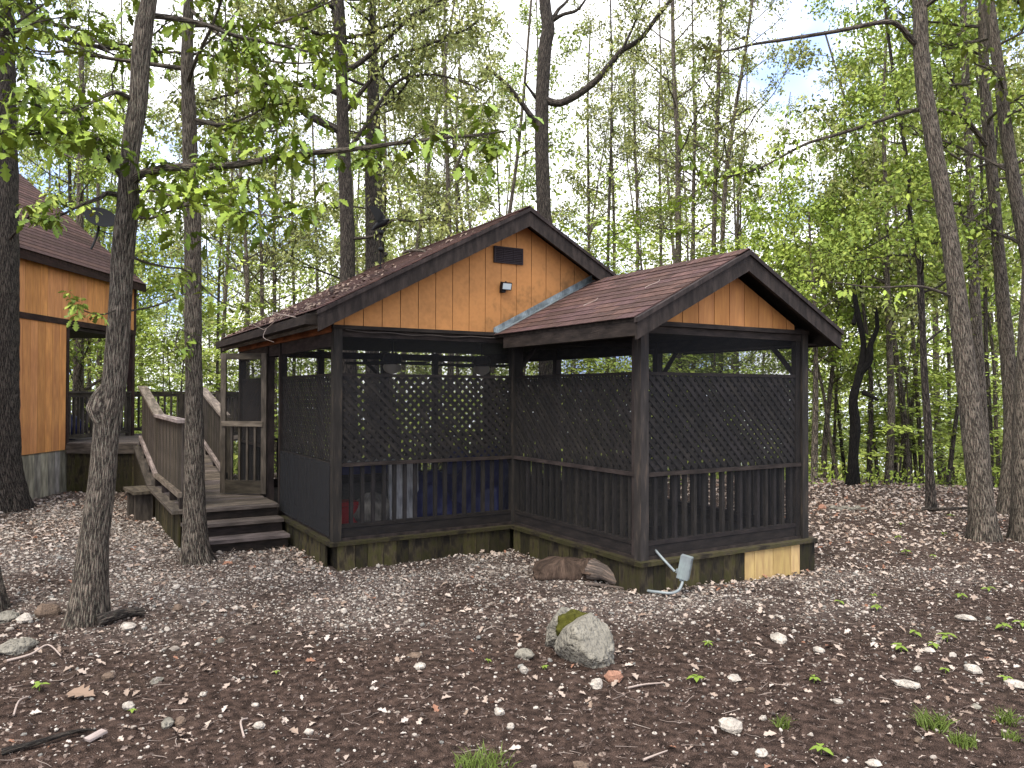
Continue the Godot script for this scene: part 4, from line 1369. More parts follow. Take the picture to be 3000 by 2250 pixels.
	for a in [[[[1000, 385], [912, 342], [862, 308], [811, 295], [765, 249], [740, 190], [700, 120], [640, 80]], 0.085], [[[1000, 275], [912, 252], [820, 249], [765, 246], [684, 274], [600, 297], [520, 330]], 0.055], [[[811, 295], [760, 320], [700, 335], [640, 352], [580, 370]], 0.03], [[[1000, 110], [920, 95], [860, 60], [800, 20]], 0.05], [[[1005, 210], [1060, 180], [1148, 101], [1203, 55], [1292, 0], [1360, -60]], 0.06], [[[1010, 440], [1050, 400], [1148, 253], [1212, 224], [1275, 219], [1360, 240], [1420, 270]], 0.045], [[[1010, 330], [1090, 230], [1144, 173], [1233, 139], [1360, 89], [1400, 60]], 0.05], [[[1020, 700], [1100, 690], [1150, 645], [1200, 648], [1290, 640], [1330, 655]], 0.03]]:
		l = px_limb(t, a[0], 15.0, 14.2, a[1], a[1] * 0.2, 8)
		twigs(t, l, 0.2, 22, 0.4, 1.3, pale, 1.15, 3, 0.008)
	crown(t, tr[0], tr[1], 0.62, 8, 3.0, pale, 1.15)
	finish_tree(t, M.bark_dark, leaf_small)
	q = [[1092, 1415, 46], [1090, 830, 38], [1088, 630, 36], [1085, 460, 33], [1088, 300, 27], [1090, 130, 19], [1088, 0, 12], [1088, -200, 8]]
	t = new_tree("oak_tree", "slim grey oak close beside the stout oak behind the porch", foot_of(q[0], 16.3))
	tr = trunk_px(t, q, 16.3, 12, 0.07, 0.2)
	crown(t, tr[0], tr[1], 0.55, 11, 2.6, pale, 1.15)
	finish_tree(t, M.bark_dark, leaf_small)
	# tall tree behind the ridge
	q = [[1608, 1405, 60], [1600, 720, 45], [1594, 633, 43], [1587, 422, 41], [1590, 250, 39], [1598, 130, 39], [1606, 84, 38], [1596, 0, 34], [1590, -200, 30], [1590, -500, 22]]
	t = new_tree("oak_tree", "tall dark trunk behind the roof ridge with one arching limb and a broken stub", foot_of(q[0], 16.0))
	tr = trunk_px(t, q, 16.0, 16, 0.06, 0.2)
	px_limb(t, [[1572, 362], [1545, 325], [1500, 265], [1460, 225], [1425, 196]], 16.0, 15.6, 0.065, 0.03, 9)
	px_limb(t, [[1572, 290], [1552, 262], [1535, 240]], 16.0, 15.8, 0.035, 0.02, 7)
	l = px_limb(t, [[1595, 292], [1640, 302], [1704, 270], [1750, 232], [1790, 185], [1822, 148], [1875, 115], [1925, 50], [1965, 0], [2010, -60]], 16.0, 15.2, 0.085, 0.03, 9)
	twigs(t, l, 0.3, 16, 0.3, 1.0, pale, 1.0, 3, 0.007)
	l = px_limb(t, [[1822, 148], [1850, 90], [1870, 40], [1900, -20]], 15.4, 15.2, 0.03, 0.012, 6)
	twigs(t, l, 0.2, 8, 0.3, 0.8, pale, 1.0, 3, 0.007)
	px_limb(t, [[1612, 70], [1635, 30], [1660, 5], [1690, -40]], 16.0, 16.0, 0.05, 0.02, 7)
	px_limb(t, [[1615, 62], [1650, 42], [1690, 30], [1718, -5]], 16.0, 15.6, 0.05, 0.02, 7)
	crown(t, tr[0], tr[1], 0.86, 5, 2.4, pale, 1.1)
	finish_tree(t, M.bark_dark, leaf_small)
	# slender trees behind the porch
	var slim := "slender grey tree with thin pale green crown standing behind the porch"
	for a in [
		[[[1992, 1390, 20], [1987, 690, 18], [1985, 400, 15], [1975, 250, 13], [1970, 0, 11], [1968, -200, 7]], 20.0],
		[[[2090, 1380, 17], [2092, 690, 15], [2103, 300, 13], [2113, 0, 10], [2116, -200, 7]], 21.0],
		[[[2110, 1390, 16], [2117, 690, 14], [2140, 420, 12], [2180, 170, 9], [2205, 0, 7]], 20.0],
		[[[1870, 1370, 12], [1868, 690, 10], [1860, 420, 8], [1857, 200, 6]], 24.0],
		[[[2033, 1380, 14], [2031, 690, 12], [2033, 500, 10], [2040, 300, 7]], 22.0],
		[[[1938, 1360, 11], [1936, 690, 9], [1930, 400, 7], [1935, 200, 5]], 26.0],
		[[[2160, 1370, 11], [2161, 690, 9], [2168, 450, 7]], 24.0],
		[[[1727, 1350, 11], [1725, 690, 9], [1722, 300, 6], [1730, 60, 4]], 27.0],
		[[[1800, 1355, 11], [1799, 690, 9], [1790, 400, 6], [1795, 160, 4]], 26.0],
		[[[770, 1380, 15], [768, 900, 12], [764, 700, 9], [750, 400, 6]], 21.0],
		[[[806, 1380, 14], [805, 900, 11], [803, 700, 10], [812, 350, 6]], 22.0],
		[[[932, 1370, 12], [930, 850, 9], [925, 650, 8], [915, 350, 5]], 24.0],
		[[[724, 1385, 16], [725, 920, 13], [722, 760, 12], [700, 430, 8], [690, 100, 6]], 20.0],
		[[[1290, 1360, 14], [1290, 900, 12], [1315, 560, 10], [1380, 400, 7], [1420, 300, 5]], 22.0],
		[[[1340, 1350, 12], [1340, 750, 9], [1335, 450, 7], [1345, 200, 5]], 26.0]]:
		t = new_tree("slender_tree", slim, foot_of(a[0][0], a[1]), "slender trees behind the porch")
		tr = trunk_px(t, a[0], a[1], 8, 0.06, 0.15)
		crown(t, tr[0], tr[1], 0.35, 15, 2.3, pale, 1.05, 0.08, 3, 1, 0.6)
		finish_tree(t, M.bark_far, leaf_small)
	# trunks seen through the house porch
	for a in [[[[226, 1425, 32], [228, 1200, 31], [232, 1000, 28], [235, 600, 20], [240, 100, 12]], 18.5], [[[292, 1410, 16], [291, 1100, 14], [290, 900, 12], [286, 400, 8]], 21.0], [[[262, 1400, 12], [262, 1050, 10], [258, 700, 8], [250, 300, 5]], 22.0]]:
		t = new_tree("slender_tree", "grey tree trunk seen through the open corner porch of the house", foot_of(a[0][0], a[1]), "trunks beyond the house porch")
		tr = trunk_px(t, a[0], a[1], 9, 0.06, 0.15)
		crown(t, tr[0], tr[1], 0.35, 14, 2.4, "fresh", 1.15)
		finish_tree(t, M.bark_far, leaf_small)
	# right-hand group
	q = [[2882, 1580, 86], [2871, 1444, 64], [2843, 1203, 60], [2815, 962, 54], [2782, 696, 47], [2735, 422, 44], [2703, 211, 43], [2695, 0, 40], [2692, -300, 32], [2690, -600, 20]]
	t = new_tree("hickory_tree", "leaning rough-barked tree with a long bare limb arching over the clearing", foot_of(q[0], 9.5))
	tr = trunk_px(t, q, 9.5, 22, 0.08, 0.3)
	l = px_limb(t, [[2685, 130], [2660, 105], [2639, 80], [2592, 64], [2453, 91], [2297, 116], [2200, 131], [2120, 150], [2050, 140]], 9.5, 8.9, 0.042, 0.006, 8)
	twigs(t, l, 0.72, 9, 0.2, 0.5, pale, 0.8, 2, 0.005)
	l = px_limb(t, [[2790, 870], [2740, 850], [2680, 838], [2560, 842], [2450, 828], [2350, 822]], 9.5, 9.0, 0.022, 0.005, 6)
	twigs(t, l, 0.3, 8, 0.15, 0.4, "fresh", 0.9, 1, 0.003)
	crown(t, tr[0], tr[1], 0.70, 7, 1.8, "fresh", 0.85, 0.06, 3, 2)
	finish_tree(t, M.bark, leaf_oak)
	q = [[2888, 1450, 38], [2875, 1203, 32], [2852, 800, 29], [2849, 660, 25], [2837, 420, 22], [2828, 200, 21], [2822, 0, 18], [2815, -200, 13]]
	t = new_tree("hickory_tree", "thin tree half hidden behind the leaning rough-barked tree", foot_of(q[0], 13.2))
	tr = trunk_px(t, q, 13.2, 12, 0.06, 0.2)
	crown(t, tr[0], tr[1], 0.35, 13, 2.0, "fresh", 1.1, 0.05, 3, 2)
	finish_tree(t, M.bark, leaf_small)
	q = [[2950, 1497, 56], [2960, 1350, 44], [2964, 1200, 42], [2945, 962, 38], [2922, 696, 31], [2899, 422, 31], [2883, 211, 27], [2883, 0, 30], [2885, -200, 24], [2885, -500, 14]]
	t = new_tree("hickory_tree", "grey tree whose leafy limb reaches across toward the porch roof", foot_of(q[0], 11.6))
	tr = trunk_px(t, q, 11.6, 18, 0.07, 0.25)
	l = px_limb(t, [[2893, 430], [2850, 375], [2808, 337], [2706, 321], [2630, 335], [2563, 359], [2450, 395], [2360, 422], [2270, 470], [2200, 502], [2090, 520], [1990, 500]], 11.6, 10.2, 0.045, 0.006, 8)
	twigs(t, l, 0.45, 36, 0.25, 0.75, "oak", 0.95, 2, 0.005)
	l = px_limb(t, [[2893, 480], [2820, 500], [2760, 515], [2700, 545]], 11.6, 11.0, 0.02, 0.006, 6)
	twigs(t, l, 0.3, 8, 0.2, 0.6, "fresh", 1.0, 3, 0.005)
	l = px_limb(t, [[2890, 610], [2850, 640], [2815, 665], [2780, 700]], 11.6, 11.0, 0.02, 0.006, 6)
	twigs(t, l, 0.3, 6, 0.2, 0.6, "fresh", 1.0, 2, 0.005)
	crown(t, tr[0], tr[1], 0.5, 9, 1.8, "fresh", 0.9, 0.05, 3, 2)
	finish_tree(t, M.bark, leaf_oak)
	q = [[3012, 1580, 96], [3004, 1400, 70], [3006, 1200, 62], [3020, 900, 56], [3040, 500, 50], [3060, 0, 44], [3070, -400, 30]]
	t = new_tree("hickory_tree", "sturdy grey trunk at the edge of the leafy ground, rough at its foot", foot_of(q[0], 9.5))
	tr = trunk_px(t, q, 9.5, 20, 0.08, 0.3)
	crown(t, tr[0], tr[1], 0.72, 6, 1.3, "fresh", 0.9, 0.05, 3, 2)
	finish_tree(t, M.bark, leaf_oak)
	q = [[3110, 1520, 60], [3085, 1200, 46], [3030, 850, 40], [2980, 590, 36], [2950, 400, 34], [2925, 200, 30], [2903, 42, 28], [2890, -100, 24], [2880, -400, 16]]
	t = new_tree("hickory_tree", "slanting trunk crossing behind the upper limbs of its grey neighbours", foot_of(q[0], 11.0))
	tr = trunk_px(t, q, 11.0, 16, 0.07, 0.2)
	crown(t, tr[0], tr[1], 0.4, 9, 1.9, "fresh", 0.9, 0.05, 3, 2)
	finish_tree(t, M.bark, leaf_oak)
	# small dark tree with a kink
	q = [[2729, 1494, 30], [2723, 1380, 24], [2718, 1250, 22], [2707, 1080, 19], [2703, 962, 17], [2698, 880, 21], [2694, 780, 17], [2668, 660, 13], [2662, 506, 11], [2635, 337, 10], [2611, 169, 9], [2591, 0, 7], [2585, -150, 5]]
	t = new_tree("young_tree", "thin dark tree with a kinked trunk alone on the leaf litter", foot_of(q[0], 11.9))
	tr = trunk_px(t, q, 11.9, 12, 0.08, 0.25)
	l = px_limb(t, [[2700, 1015], [2735, 985], [2770, 960], [2800, 940]], 11.9, 12.2, 0.025, 0.008, 6)
	twigs(t, l, 0.3, 5, 0.2, 0.5, "fresh", 1.0, 2, 0.004)
	l = px_limb(t, [[2660, 640], [2600, 690], [2520, 735], [2450, 745], [2420, 725]], 11.9, 11.4, 0.016, 0.004, 6)
	twigs(t, l, 0.2, 12, 0.2, 0.7, "fresh", 1.0, 3, 0.004)
	l = px_limb(t, [[2665, 690], [2720, 690], [2770, 675]], 11.9, 12.2, 0.012, 0.004, 6)
	twigs(t, l, 0.2, 6, 0.2, 0.5, "fresh", 1.0, 3, 0.004)
	crown(t, tr[0], tr[1], 0.42, 14, 1.4, "fresh", 0.95, 0.03, 3, 2)
	finish_tree(t, M.bark_dark, leaf_small)
	# dead snag
	q = [[2497, 1416, 38], [2500, 1340, 28], [2506, 1240, 30], [2500, 1170, 24], [2522, 1080, 22], [2530, 1010, 16], [2515, 930, 16], [2500, 850, 10]]
	t = new_tree("dead_tree", "black gnarled dead tree with short broken limbs at the wood's edge", foot_of(q[0], 15.4))
	trunk_px(t, q, 15.4, 10, 0.18, 0.3)
	px_limb(t, [[2520, 1090], [2545, 1060], [2550, 1010], [2570, 960], [2565, 900]], 15.4, 15.2, 0.09, 0.03, 8)
	px_limb(t, [[2530, 1150], [2550, 1160], [2572, 1172]], 15.4, 15.1, 0.06, 0.03, 8)
	px_limb(t, [[2500, 950], [2510, 900], [2503, 840]], 15.4, 15.6, 0.05, 0.02, 7)
	finish_tree(t, M.bark_black, leaf_small)

# a tree of the wood, grown at random
func wood_tree(x: float, z: float, h: float, r: float, kind: String, limbs: int, l: float, from: float, label: String, group: String, called := "woodland_tree"):
	var y := height(x, z)
	var t := new_tree(called, label, Vector3(x, y, z), group)
	var w := wander(Vector3(x, y - 0.1, z), Vector3(rng.randfn(0, 0.06), 1, rng.randfn(0, 0.06)), h, 7, 0.035, 0.02)
	var p := path_of(w)
	var rad := taper(p.size(), r, r * 0.25)
	var loc := PackedVector3Array()
	for q in p: loc.append(q - t.base)
	t.wood.tube(loc, rad, 8, 0.06, bump_noise, 0.15)
	crown(t, p, rad, from, limbs, l, kind, 1.25, 0.06, 3, 2, 0.5)
	finish_tree(t, M.bark_far if rng.randf() < 0.7 else M.bark_dark, leaf_small)

func sapling(x: float, z: float, h: float, label: String, group: String):
	var y := height(x, z)
	var t := new_tree("sapling", label, Vector3(x, y, z), group, "sapling")
	var w := wander(Vector3(x, y - 0.05, z), Vector3(rng.randfn(0, 0.1), 1, rng.randfn(0, 0.1)), h, 5, 0.06, 0.02)
	limb(t, w, 0.012 + h * 0.004, 0.004, 5)
	var p := path_of(w)
	var cnt := int(h * 6.0)
	for k in cnt:
		var f := lerpf(0.22, 0.98, (k + rng.randf()) / cnt)
		var o := p[clampi(int(f * (p.size() - 1)), 0, p.size() - 1)]
		var az := rng.randf() * TAU
		var ll := (1.25 - f) * h * 0.34 * rng.randf_range(0.6, 1.2)
		var br := wander(o, Vector3(cos(az), rng.randf_range(0.0, 0.35), sin(az)), ll, 3, 0.1, -0.02)
		limb_thin(t, br, 0.006)
		var s := maxi(1, int(ll / 0.22))
		for q in s:
			var bp: Vector3 = (br[0] as Vector3).lerp(br[3], (q + 0.6) / s)
			leaf_at(t, bp, "sapling", 1.15, Basis(Vector3.UP, -az + rng.randf_range(-0.9, 0.9)) * Basis(Vector3.RIGHT, rng.randfn(0, 0.25)))
	finish_tree(t, M.bark_far, leaf_spray)

func build_forest():
	# trunks along the far edge of the clearing: [x in the photograph, distance, width there]
	for a in [[2385, 16.2, 22], [2412, 17.5, 18], [2438, 18.6, 10], [2458, 17.0, 12], [2546, 16.4, 16], [2572, 18.0, 12], [2602, 15.9, 24], [2640, 18.5, 12], [2662, 16.6, 20], [2690, 18.2, 12], [2702, 17.0, 14], [2775, 16.0, 13], [2795, 18.0, 12], [2905, 16.5, 15], [2932, 18.0, 12], [2975, 17.5, 14], [2480, 20.0, 12], [2620, 21.0, 12]]:
		var p := at(a[0], 1400, a[1])
		var edge := "%s grey trunk at the edge of the clearing among light green saplings" % ["thick straight" if a[2] > 18 else ("slim straight" if a[2] > 12 else "pole-thin")]
		wood_tree(p.x, p.z, rng.randf_range(6.0, 7.6) if a[0] < 2580 else rng.randf_range(9, 13), a[2] * 0.5 * a[1] / F, "fresh" if rng.randf() < 0.6 else "pale", 10, 2.0, 0.35, edge, "trunks at the clearing's edge", "edge_tree")
	# the wood beyond, thinning the spots so that crowns do not all coincide
	var done := []
	var tries := 0
	while done.size() < 78 and tries < 3000:
		tries += 1
		var d := rng.randf_range(18.0, 48.0)
		var s := rng.randf_range(-0.86, 0.92)
		var p := along_view(d, s * d)
		# keep the gap of sky over the far corner of the porch and clear the house
		if s > 0.30 and s < 0.49 and d < 40.0: continue
		if s < -0.30 and d < 22.0: continue
		var ok := true
		for o in done:
			if (o as Vector3).distance_to(p) < 2.2: ok = false
		if not ok: continue
		done.append(p)
		var h := minf(20.0, d * 0.48 + rng.randf_range(3.0, 6.0)) + 0.10 * (d - 15.0)
		var rr := rng.randf_range(0.05, 0.125)
		var kd := "pale" if rng.randf() < 0.65 else "fresh"
		var lab := "%s tree of the %s wood, in %s spring leaf" % ["stout" if rr > 0.10 else ("slim" if rr > 0.072 else "pole-thin"), "far" if d > 36.0 else ("middle" if d > 26.0 else "near"), "yellowish pale" if kd == "pale" else "fresh green"]
		wood_tree(p.x, p.z, h, rr, kd, 14, 2.7, 0.2, lab, "trees of the wood")
	# saplings under them
	for k in 104:
		var d := rng.randf_range(15.5, 27.0)
		var s := rng.randf_range(0.36, 0.88) if k < 46 else rng.randf_range(-0.75, 0.3)
		if s < -0.25: d = rng.randf_range(19.0, 28.0)
		var p := along_view(d, s * d)
		var sh := rng.randf_range(1.6, 5.0) if k < 60 else rng.randf_range(3.0, 7.5)
		sapling(p.x, p.z, sh, "%s light green sapling with level sprays of leaves %s" % ["low" if sh < 2.6 else ("head-high" if sh < 3.7 else "tall"), "beyond the clearing's edge" if k < 46 else "behind the porch and house"], "saplings at the wood's edge")
	# the far wood, one mass of foliage
	var xf := []
	var col := []
	for k in 32000:
		var d := rng.randf_range(40.0, 90.0)
		var s := rng.randf_range(-0.95, 1.0)
		var p := along_view(d, s * d)
		var g := height(p.x, p.z)
		var top := 21.0 + 7.0 * patch_noise.get_noise_2d(p.x * 0.3, p.z * 0.3)
		p.y = g + top * pow(rng.randf(), 1.2)
		if p.y > g + 5.0 and patch_noise.get_noise_3d(p.x * 0.5, p.y * 0.5, p.z * 0.5) < -0.04: continue
		xf.append(Transform3D(Basis.from_euler(Vector3(rng.randfn(0, 0.4), rng.randf() * TAU, rng.randfn(0, 0.4))).scaled(Vector3.ONE * rng.randf_range(2.5, 4.3)), p))
		col.append(green("pale" if rng.randf() < 0.5 else "sapling") * 1.1)
	var o := scatter(self, "forest", leaf_small[0], M.leaf, xf, col)
	tag(o, "distant wood of pale green foliage closing off the view", "forest", "", "stuff")
# ------------------------------------------------------------------ ground
func gravel_amount(x: float, z: float) -> float:
	# pale crushed stone lies round the porch and walkway, thin on the bare soil near the camera
	var yaw := deg_to_rad(-30.727)
	var d := -sin(yaw) * x - cos(yaw) * z
	var lat := cos(yaw) * x - sin(yaw) * z
	var n := patch_noise.get_noise_2d(x * 1.3, z * 1.3)
	var edge := 5.9 + 1.1 * patch_noise.get_noise_2d(x * 0.7 + 40.0, z * 0.7) + 0.10 * lat * (1.0 if lat > 0.0 else -0.05)
	var g := smoothstep(edge - 1.3, edge + 1.1, d) * (1.0 - smoothstep(9.0, 12.5, d) * (1.0 if lat > -2.5 else 0.35))
	g *= 1.0 - smoothstep(2.2, 3.6, lat)
	# the pale track past the far corner
	var tr := exp(-pow((d - (7.2 + 0.25 * (lat - 2.0))) / 0.55, 2.0)) * smoothstep(1.5, 2.5, lat) * (1.0 - smoothstep(4.0, 5.2, lat))
	return clampf(maxf(g, tr * 0.9) * (0.72 + 1.1 * n), 0.0, 1.0)

func litter_amount(x: float, z: float) -> float:
	var yaw := deg_to_rad(-30.727)
	var d := -sin(yaw) * x - cos(yaw) * z
	var lat := cos(yaw) * x - sin(yaw) * z
	var n := 0.6 + 0.8 * patch_noise.get_noise_2d(x * 0.9 + 90.0, z * 0.9)
	var a := smoothstep(8.0, 10.0, d) * smoothstep(2.6, 3.8, lat)
	a = maxf(a, smoothstep(7.5, 9.5, d) * smoothstep(-1.8, -3.0, lat) * 0.7)
	a = maxf(a, 0.30 * smoothstep(1.5, 3.0, lat))
	a = maxf(a, 0.16)
	return clampf(a * n * 1.4, 0.0, 1.0)

func build_ground():
	var b := MB.new()
	var rings := 300
	var segs := 540
	var r := 0.35
	var radii := []
	for k in rings:
		radii.append(r)
		r *= 1.0185 if r < 18.0 else 1.05
	var n := radii.size()
	b.v.append(Vector3(0, height(0, 0), 0))
	b.n.append(Vector3.UP)
	b.uv.append(Vector2.ZERO)
	b.c.append(Color(0.05, 0.04, 0.035))
	var soil := Color(0.20, 0.148, 0.120)
	var grav := Color(0.52, 0.46, 0.415)
	var leaf := Color(0.36, 0.285, 0.24)
	for k in n:
		if radii[k] > 450.0:
			n = k
			break
		for s in segs:
			var a := TAU * s / segs
			var x: float = cos(a) * radii[k]
			var z: float = sin(a) * radii[k]
			b.v.append(Vector3(x, height(x, z), z))
			b.uv.append(Vector2(x, z))
			var g := gravel_amount(x, z)
			var l := litter_amount(x, z) * smoothstep(6.0, 10.0, radii[k])
			b.c.append(soil.lerp(leaf, l * 0.85).lerp(grav, g * 0.7))
	# normals from the slope of the sheet
	for k in range(1, b.v.size()):
		var p := b.v[k]
		var e: float = maxf(0.03, p.length() * 0.01)
		if p.length() < 20.0:
			b.n.append(Vector3(height(p.x - e, p.z) - height(p.x + e, p.z), 2.0 * e, height(p.x, p.z - e) - height(p.x, p.z + e)).normalized())
		else:
			b.n.append(Vector3.UP)
	for s in segs:
		b.ix.append_array(PackedInt32Array([0, 1 + s, 1 + (s + 1) % segs]))
	for k in n - 1:
		var o := 1 + k * segs
		for s in segs:
			var s2 := (s + 1) % segs
			b.ix.append_array(PackedInt32Array([o + s, o + segs + s, o + segs + s2, o + s, o + segs + s2, o + s2]))
	var g := part(self, "ground", b.done(), M.ground)
	tag(g, "dark brown soil with pale gravel and leaf litter under the trees", "ground", "", "structure")

func in_building(p: Vector3) -> bool:
	if p.x > 2.36 and p.x < 6.68 and p.z > -12.1 and p.z < -7.40: return true
	if p.x > 4.42 and p.x < 6.68 and p.z > -7.6 and p.z < -5.20: return true
	if p.x > 1.22 and p.x < 2.36 and p.z > -15.0 and p.z < -8.85: return true
	return false

func leaf_mesh_dry(seed_: int) -> ArrayMesh:
	var r := RandomNumberGenerator.new()
	r.seed = seed_
	var b := MB.new()
	var ts := [0.0, 0.2, 0.4, 0.55, 0.75, 1.0]
	var ws := [0.03, 0.24, 0.14, 0.32, 0.16, 0.02]
	var curl := r.randf_range(0.25, 0.7)
	for k in 5:
		var q := []
		for e in [k, k + 1]:
			var t: float = ts[e]
			var w: float = ws[e] * r.randf_range(0.85, 1.15)
			var y := 0.10 * curl * sin(t * PI * 1.3)
			q.append(Vector3(t - 0.5, y, 0))
			q.append(Vector3(t - 0.5, y + w * curl, -w))
			q.append(Vector3(t - 0.5, y + w * curl * 0.7, w))
		b.quad(q[0], q[1], q[4], q[3], Vector3(0, 1, 0.4).normalized())
		b.quad(q[0], q[2], q[5], q[3], Vector3(0, 1, -0.4).normalized())
	return b.done()

func build_litter():
	# gravel
	var xf := [[], [], []]
	var col := [[], [], []]
	var made := 0
	while made < 112000:
		# spots spread evenly over the ground in view
		var d := sqrt(rng.randf_range(2.0 * 2.0, 12.5 * 12.5))
		var lat := rng.randf_range(-1.0, 1.0) * (0.74 * d + 1.8)
		var p := along_view(d, lat)
		var g := gravel_amount(p.x, p.z)
		if rng.randf() > 0.11 + g * 0.95: continue
		made += 1
		if in_building(p): continue
		var s: float = 0.0046 * exp(rng.randfn(0, 0.50)) * (1.0 + 0.02 * d)
		if rng.randf() < 0.015: s *= 2.0
		p.y = height(p.x, p.z) + s * 0.25
		var v := rng.randi() % 3
		xf[v].append(Transform3D(Basis.from_euler(Vector3(rng.randf() * TAU, rng.randf() * TAU, rng.randf() * TAU)).scaled(Vector3(1.0, 0.7, 1.0) * s), p))
		var k := rng.randf()
		var c := Color(0.68, 0.63, 0.59).lerp(Color(0.36, 0.305, 0.265), k * k)
		if rng.randf() < 0.12: c = Color(0.30, 0.22, 0.18)
		if rng.randf() < 0.15: c = Color(0.30, 0.295, 0.285)
		col[v].append(c)
	for v in 3:
		var o := scatter(self, "gravel", blob(Vector3(1.25, 0.85, 1.0), 200 + v, 0.22, 6, 4, 0.8), M.pebble, xf[v], col[v])
		tag(o, "pale crushed stone gravel scattered over the yard", "gravel", "gravel of the yard", "stuff")
	# dry leaves
	xf = [[], [], []]
	col = [[], [], []]
	made = 0
	while made < 48000:
		var d := sqrt(rng.randf_range(2.8 * 2.8, 21.0 * 21.0))
		var lat := rng.randf_range(-1.0, 1.0) * (0.76 * d + 2.2)
		var p := along_view(d, lat)
		var a := litter_amount(p.x, p.z)
		# leaves drift against the skirting
		var near := false
		if absf(p.z + 7.25) < 0.17 and p.x > 3.6 and p.x < 4.4: near = true
		if absf(p.x - 4.25) < 0.16 and p.z > -7.4 and p.z < -5.2 and rng.randf() < 0.5: near = true
		if absf(p.z + 5.05) < 0.14 and p.x > 4.5 and p.x < 6.7: near = true
		if absf(p.z + 8.6) < 0.25 and p.x > 1.6 and p.x < 2.5: near = true
		if absf(p.x - 2.2) < 0.15 and p.z > -8.7 and p.z < -7.4: near = true
		if rng.randf() > (0.95 if near else a): continue
		made += 1
		if in_building(p): continue
		var s := rng.randf_range(0.025, 0.075) * (0.8 + 0.03 * d)
		p.y = height(p.x, p.z) + 0.004 + (rng.randf() * 0.03 if near else rng.randf() * 0.012)
		var v := rng.randi() % 3
		xf[v].append(Transform3D(Basis.from_euler(Vector3(rng.randfn(0, 0.35), rng.randf() * TAU, rng.randfn(0, 0.35))).scaled(Vector3(1.0, 1.0, 1.0) * s), p))
		var c := Color(0.43, 0.355, 0.295).lerp(Color(0.23, 0.165, 0.122), rng.randf())
		if rng.randf() < 0.2: c = Color(0.44, 0.375, 0.325)
		if rng.randf() < 0.07: c = Color(0.24, 0.12, 0.075)
		col[v].append(c)
	for v in 3:
		var o := scatter(self, "leaf_litter", leaf_mesh_dry(300 + v), M.litter, xf[v], col[v])
		tag(o, "fallen dry brown oak leaves covering the ground", "leaf litter", "leaf litter of the yard", "stuff")
	# crumbs of leaf and bark that roughen the bare soil
	xf = [[], []]
	col = [[], []]
	for k in 50000:
		var d := sqrt(rng.randf_range(2.7 * 2.7, 8.5 * 8.5))
		var p := along_view(d, rng.randf_range(-1.0, 1.0) * (0.74 * d + 1.5))
		if in_building(p): continue
		p.y = height(p.x, p.z) + 0.003
		var v := rng.randi() % 2
		xf[v].append(Transform3D(Basis.from_euler(Vector3(rng.randfn(0, 0.5), rng.randf() * TAU, rng.randfn(0, 0.5))).scaled(Vector3(1.0, 1.0, rng.randf_range(0.35, 1.0)) * (0.010 + 0.030 * pow(rng.randf(), 2.0))), p))
		var k2 := rng.randf()
		col[v].append(Color(0.075, 0.052, 0.042).lerp(Color(0.27, 0.205, 0.165), k2 * k2))
	for v in 2:
		var o := scatter(self, "soil_crumbs", leaf_mesh_dry(320 + v), M.litter, xf[v], col[v])
		tag(o, "crumbs of dead leaf and bark over the bare soil", "debris", "crumbs on the soil", "stuff")
	# dead leaves lodged on the shingles
	xf = []
	col = []
	for k in 260:
		var z := rng.randf_range(-12.0, -7.5)
		var x := 2.2 + 1.9 * pow(rng.randf(), 1.8)
		xf.append(Transform3D(Basis(Vector3.BACK, 0.49) * Basis.from_euler(Vector3(rng.randfn(0, 0.3), rng.randf() * TAU, rng.randfn(0, 0.3))).scaled(Vector3.ONE * rng.randf_range(0.03, 0.09)), Vector3(x, 2.585 + (x - 2.15) * 0.536 + 0.028, z)))
		col.append(Color(0.30, 0.22, 0.17).lerp(Color(0.14, 0.10, 0.08), rng.randf()))
	var o4 := scatter(self, "roof_litter", leaf_mesh_dry(340), M.litter, xf, col)
	tag(o4, "dead leaves lodged on the shingles of the main porch roof", "leaf litter", "", "stuff")
	# fine twigs and stalks
	xf = []
	col = []
	var tb := MB.new()
	var tp := path_of([Vector3(-0.5, 0, 0), Vector3(-0.2, 0.02, 0.03), Vector3(0.1, 0.0, -0.02), Vector3(0.5, 0.03, 0.04)])
	tb.tube(tp, taper(tp.size(), 0.018, 0.009), 4)
	for k in 3600:
		var d := sqrt(rng.randf_range(2.8 * 2.8, 11.0 * 11.0))
		var p := along_view(d, rng.randf_range(-0.76, 0.76) * d)
		if in_building(p): continue
		p.y = height(p.x, p.z) + 0.006
		var s := 0.035 + 0.09 * pow(rng.randf(), 2.5)
		xf.append(Transform3D(Basis.from_euler(Vector3(rng.randfn(0, 0.1), rng.randf() * TAU, rng.randfn(0, 0.08))).scaled(Vector3.ONE * s), p))
		col.append(Color(0.40, 0.33, 0.28).lerp(Color(0.16, 0.12, 0.10), rng.randf()))
	var o2 := scatter(self, "twig_debris", tb.done(), M.litter, xf, col)
	tag(o2, "fine broken twigs and stalks strewn on the soil", "twigs", "", "stuff")
	# low green weeds at the edge of the wood
	xf = []
	col = []
	for k in 2600:
		var d := rng.randf_range(15.0, 26.0)
		var lat := rng.randf_range(-0.75, 0.78) * d
		var p := along_view(d, lat)
		if patch_noise.get_noise_2d(p.x * 0.8, p.z * 0.8) < 0.02: continue
		p.y = height(p.x, p.z) + rng.randf() * 0.35
		xf.append(Transform3D(Basis.from_euler(Vector3(rng.randfn(0, 0.4), rng.randf() * TAU, rng.randfn(0, 0.4))).scaled(Vector3.ONE * rng.randf_range(0.6, 1.2)), p))
		col.append(green("fresh"))
	var o3 := scatter(self, "undergrowth", leaf_small[1], M.leaf, xf, col)
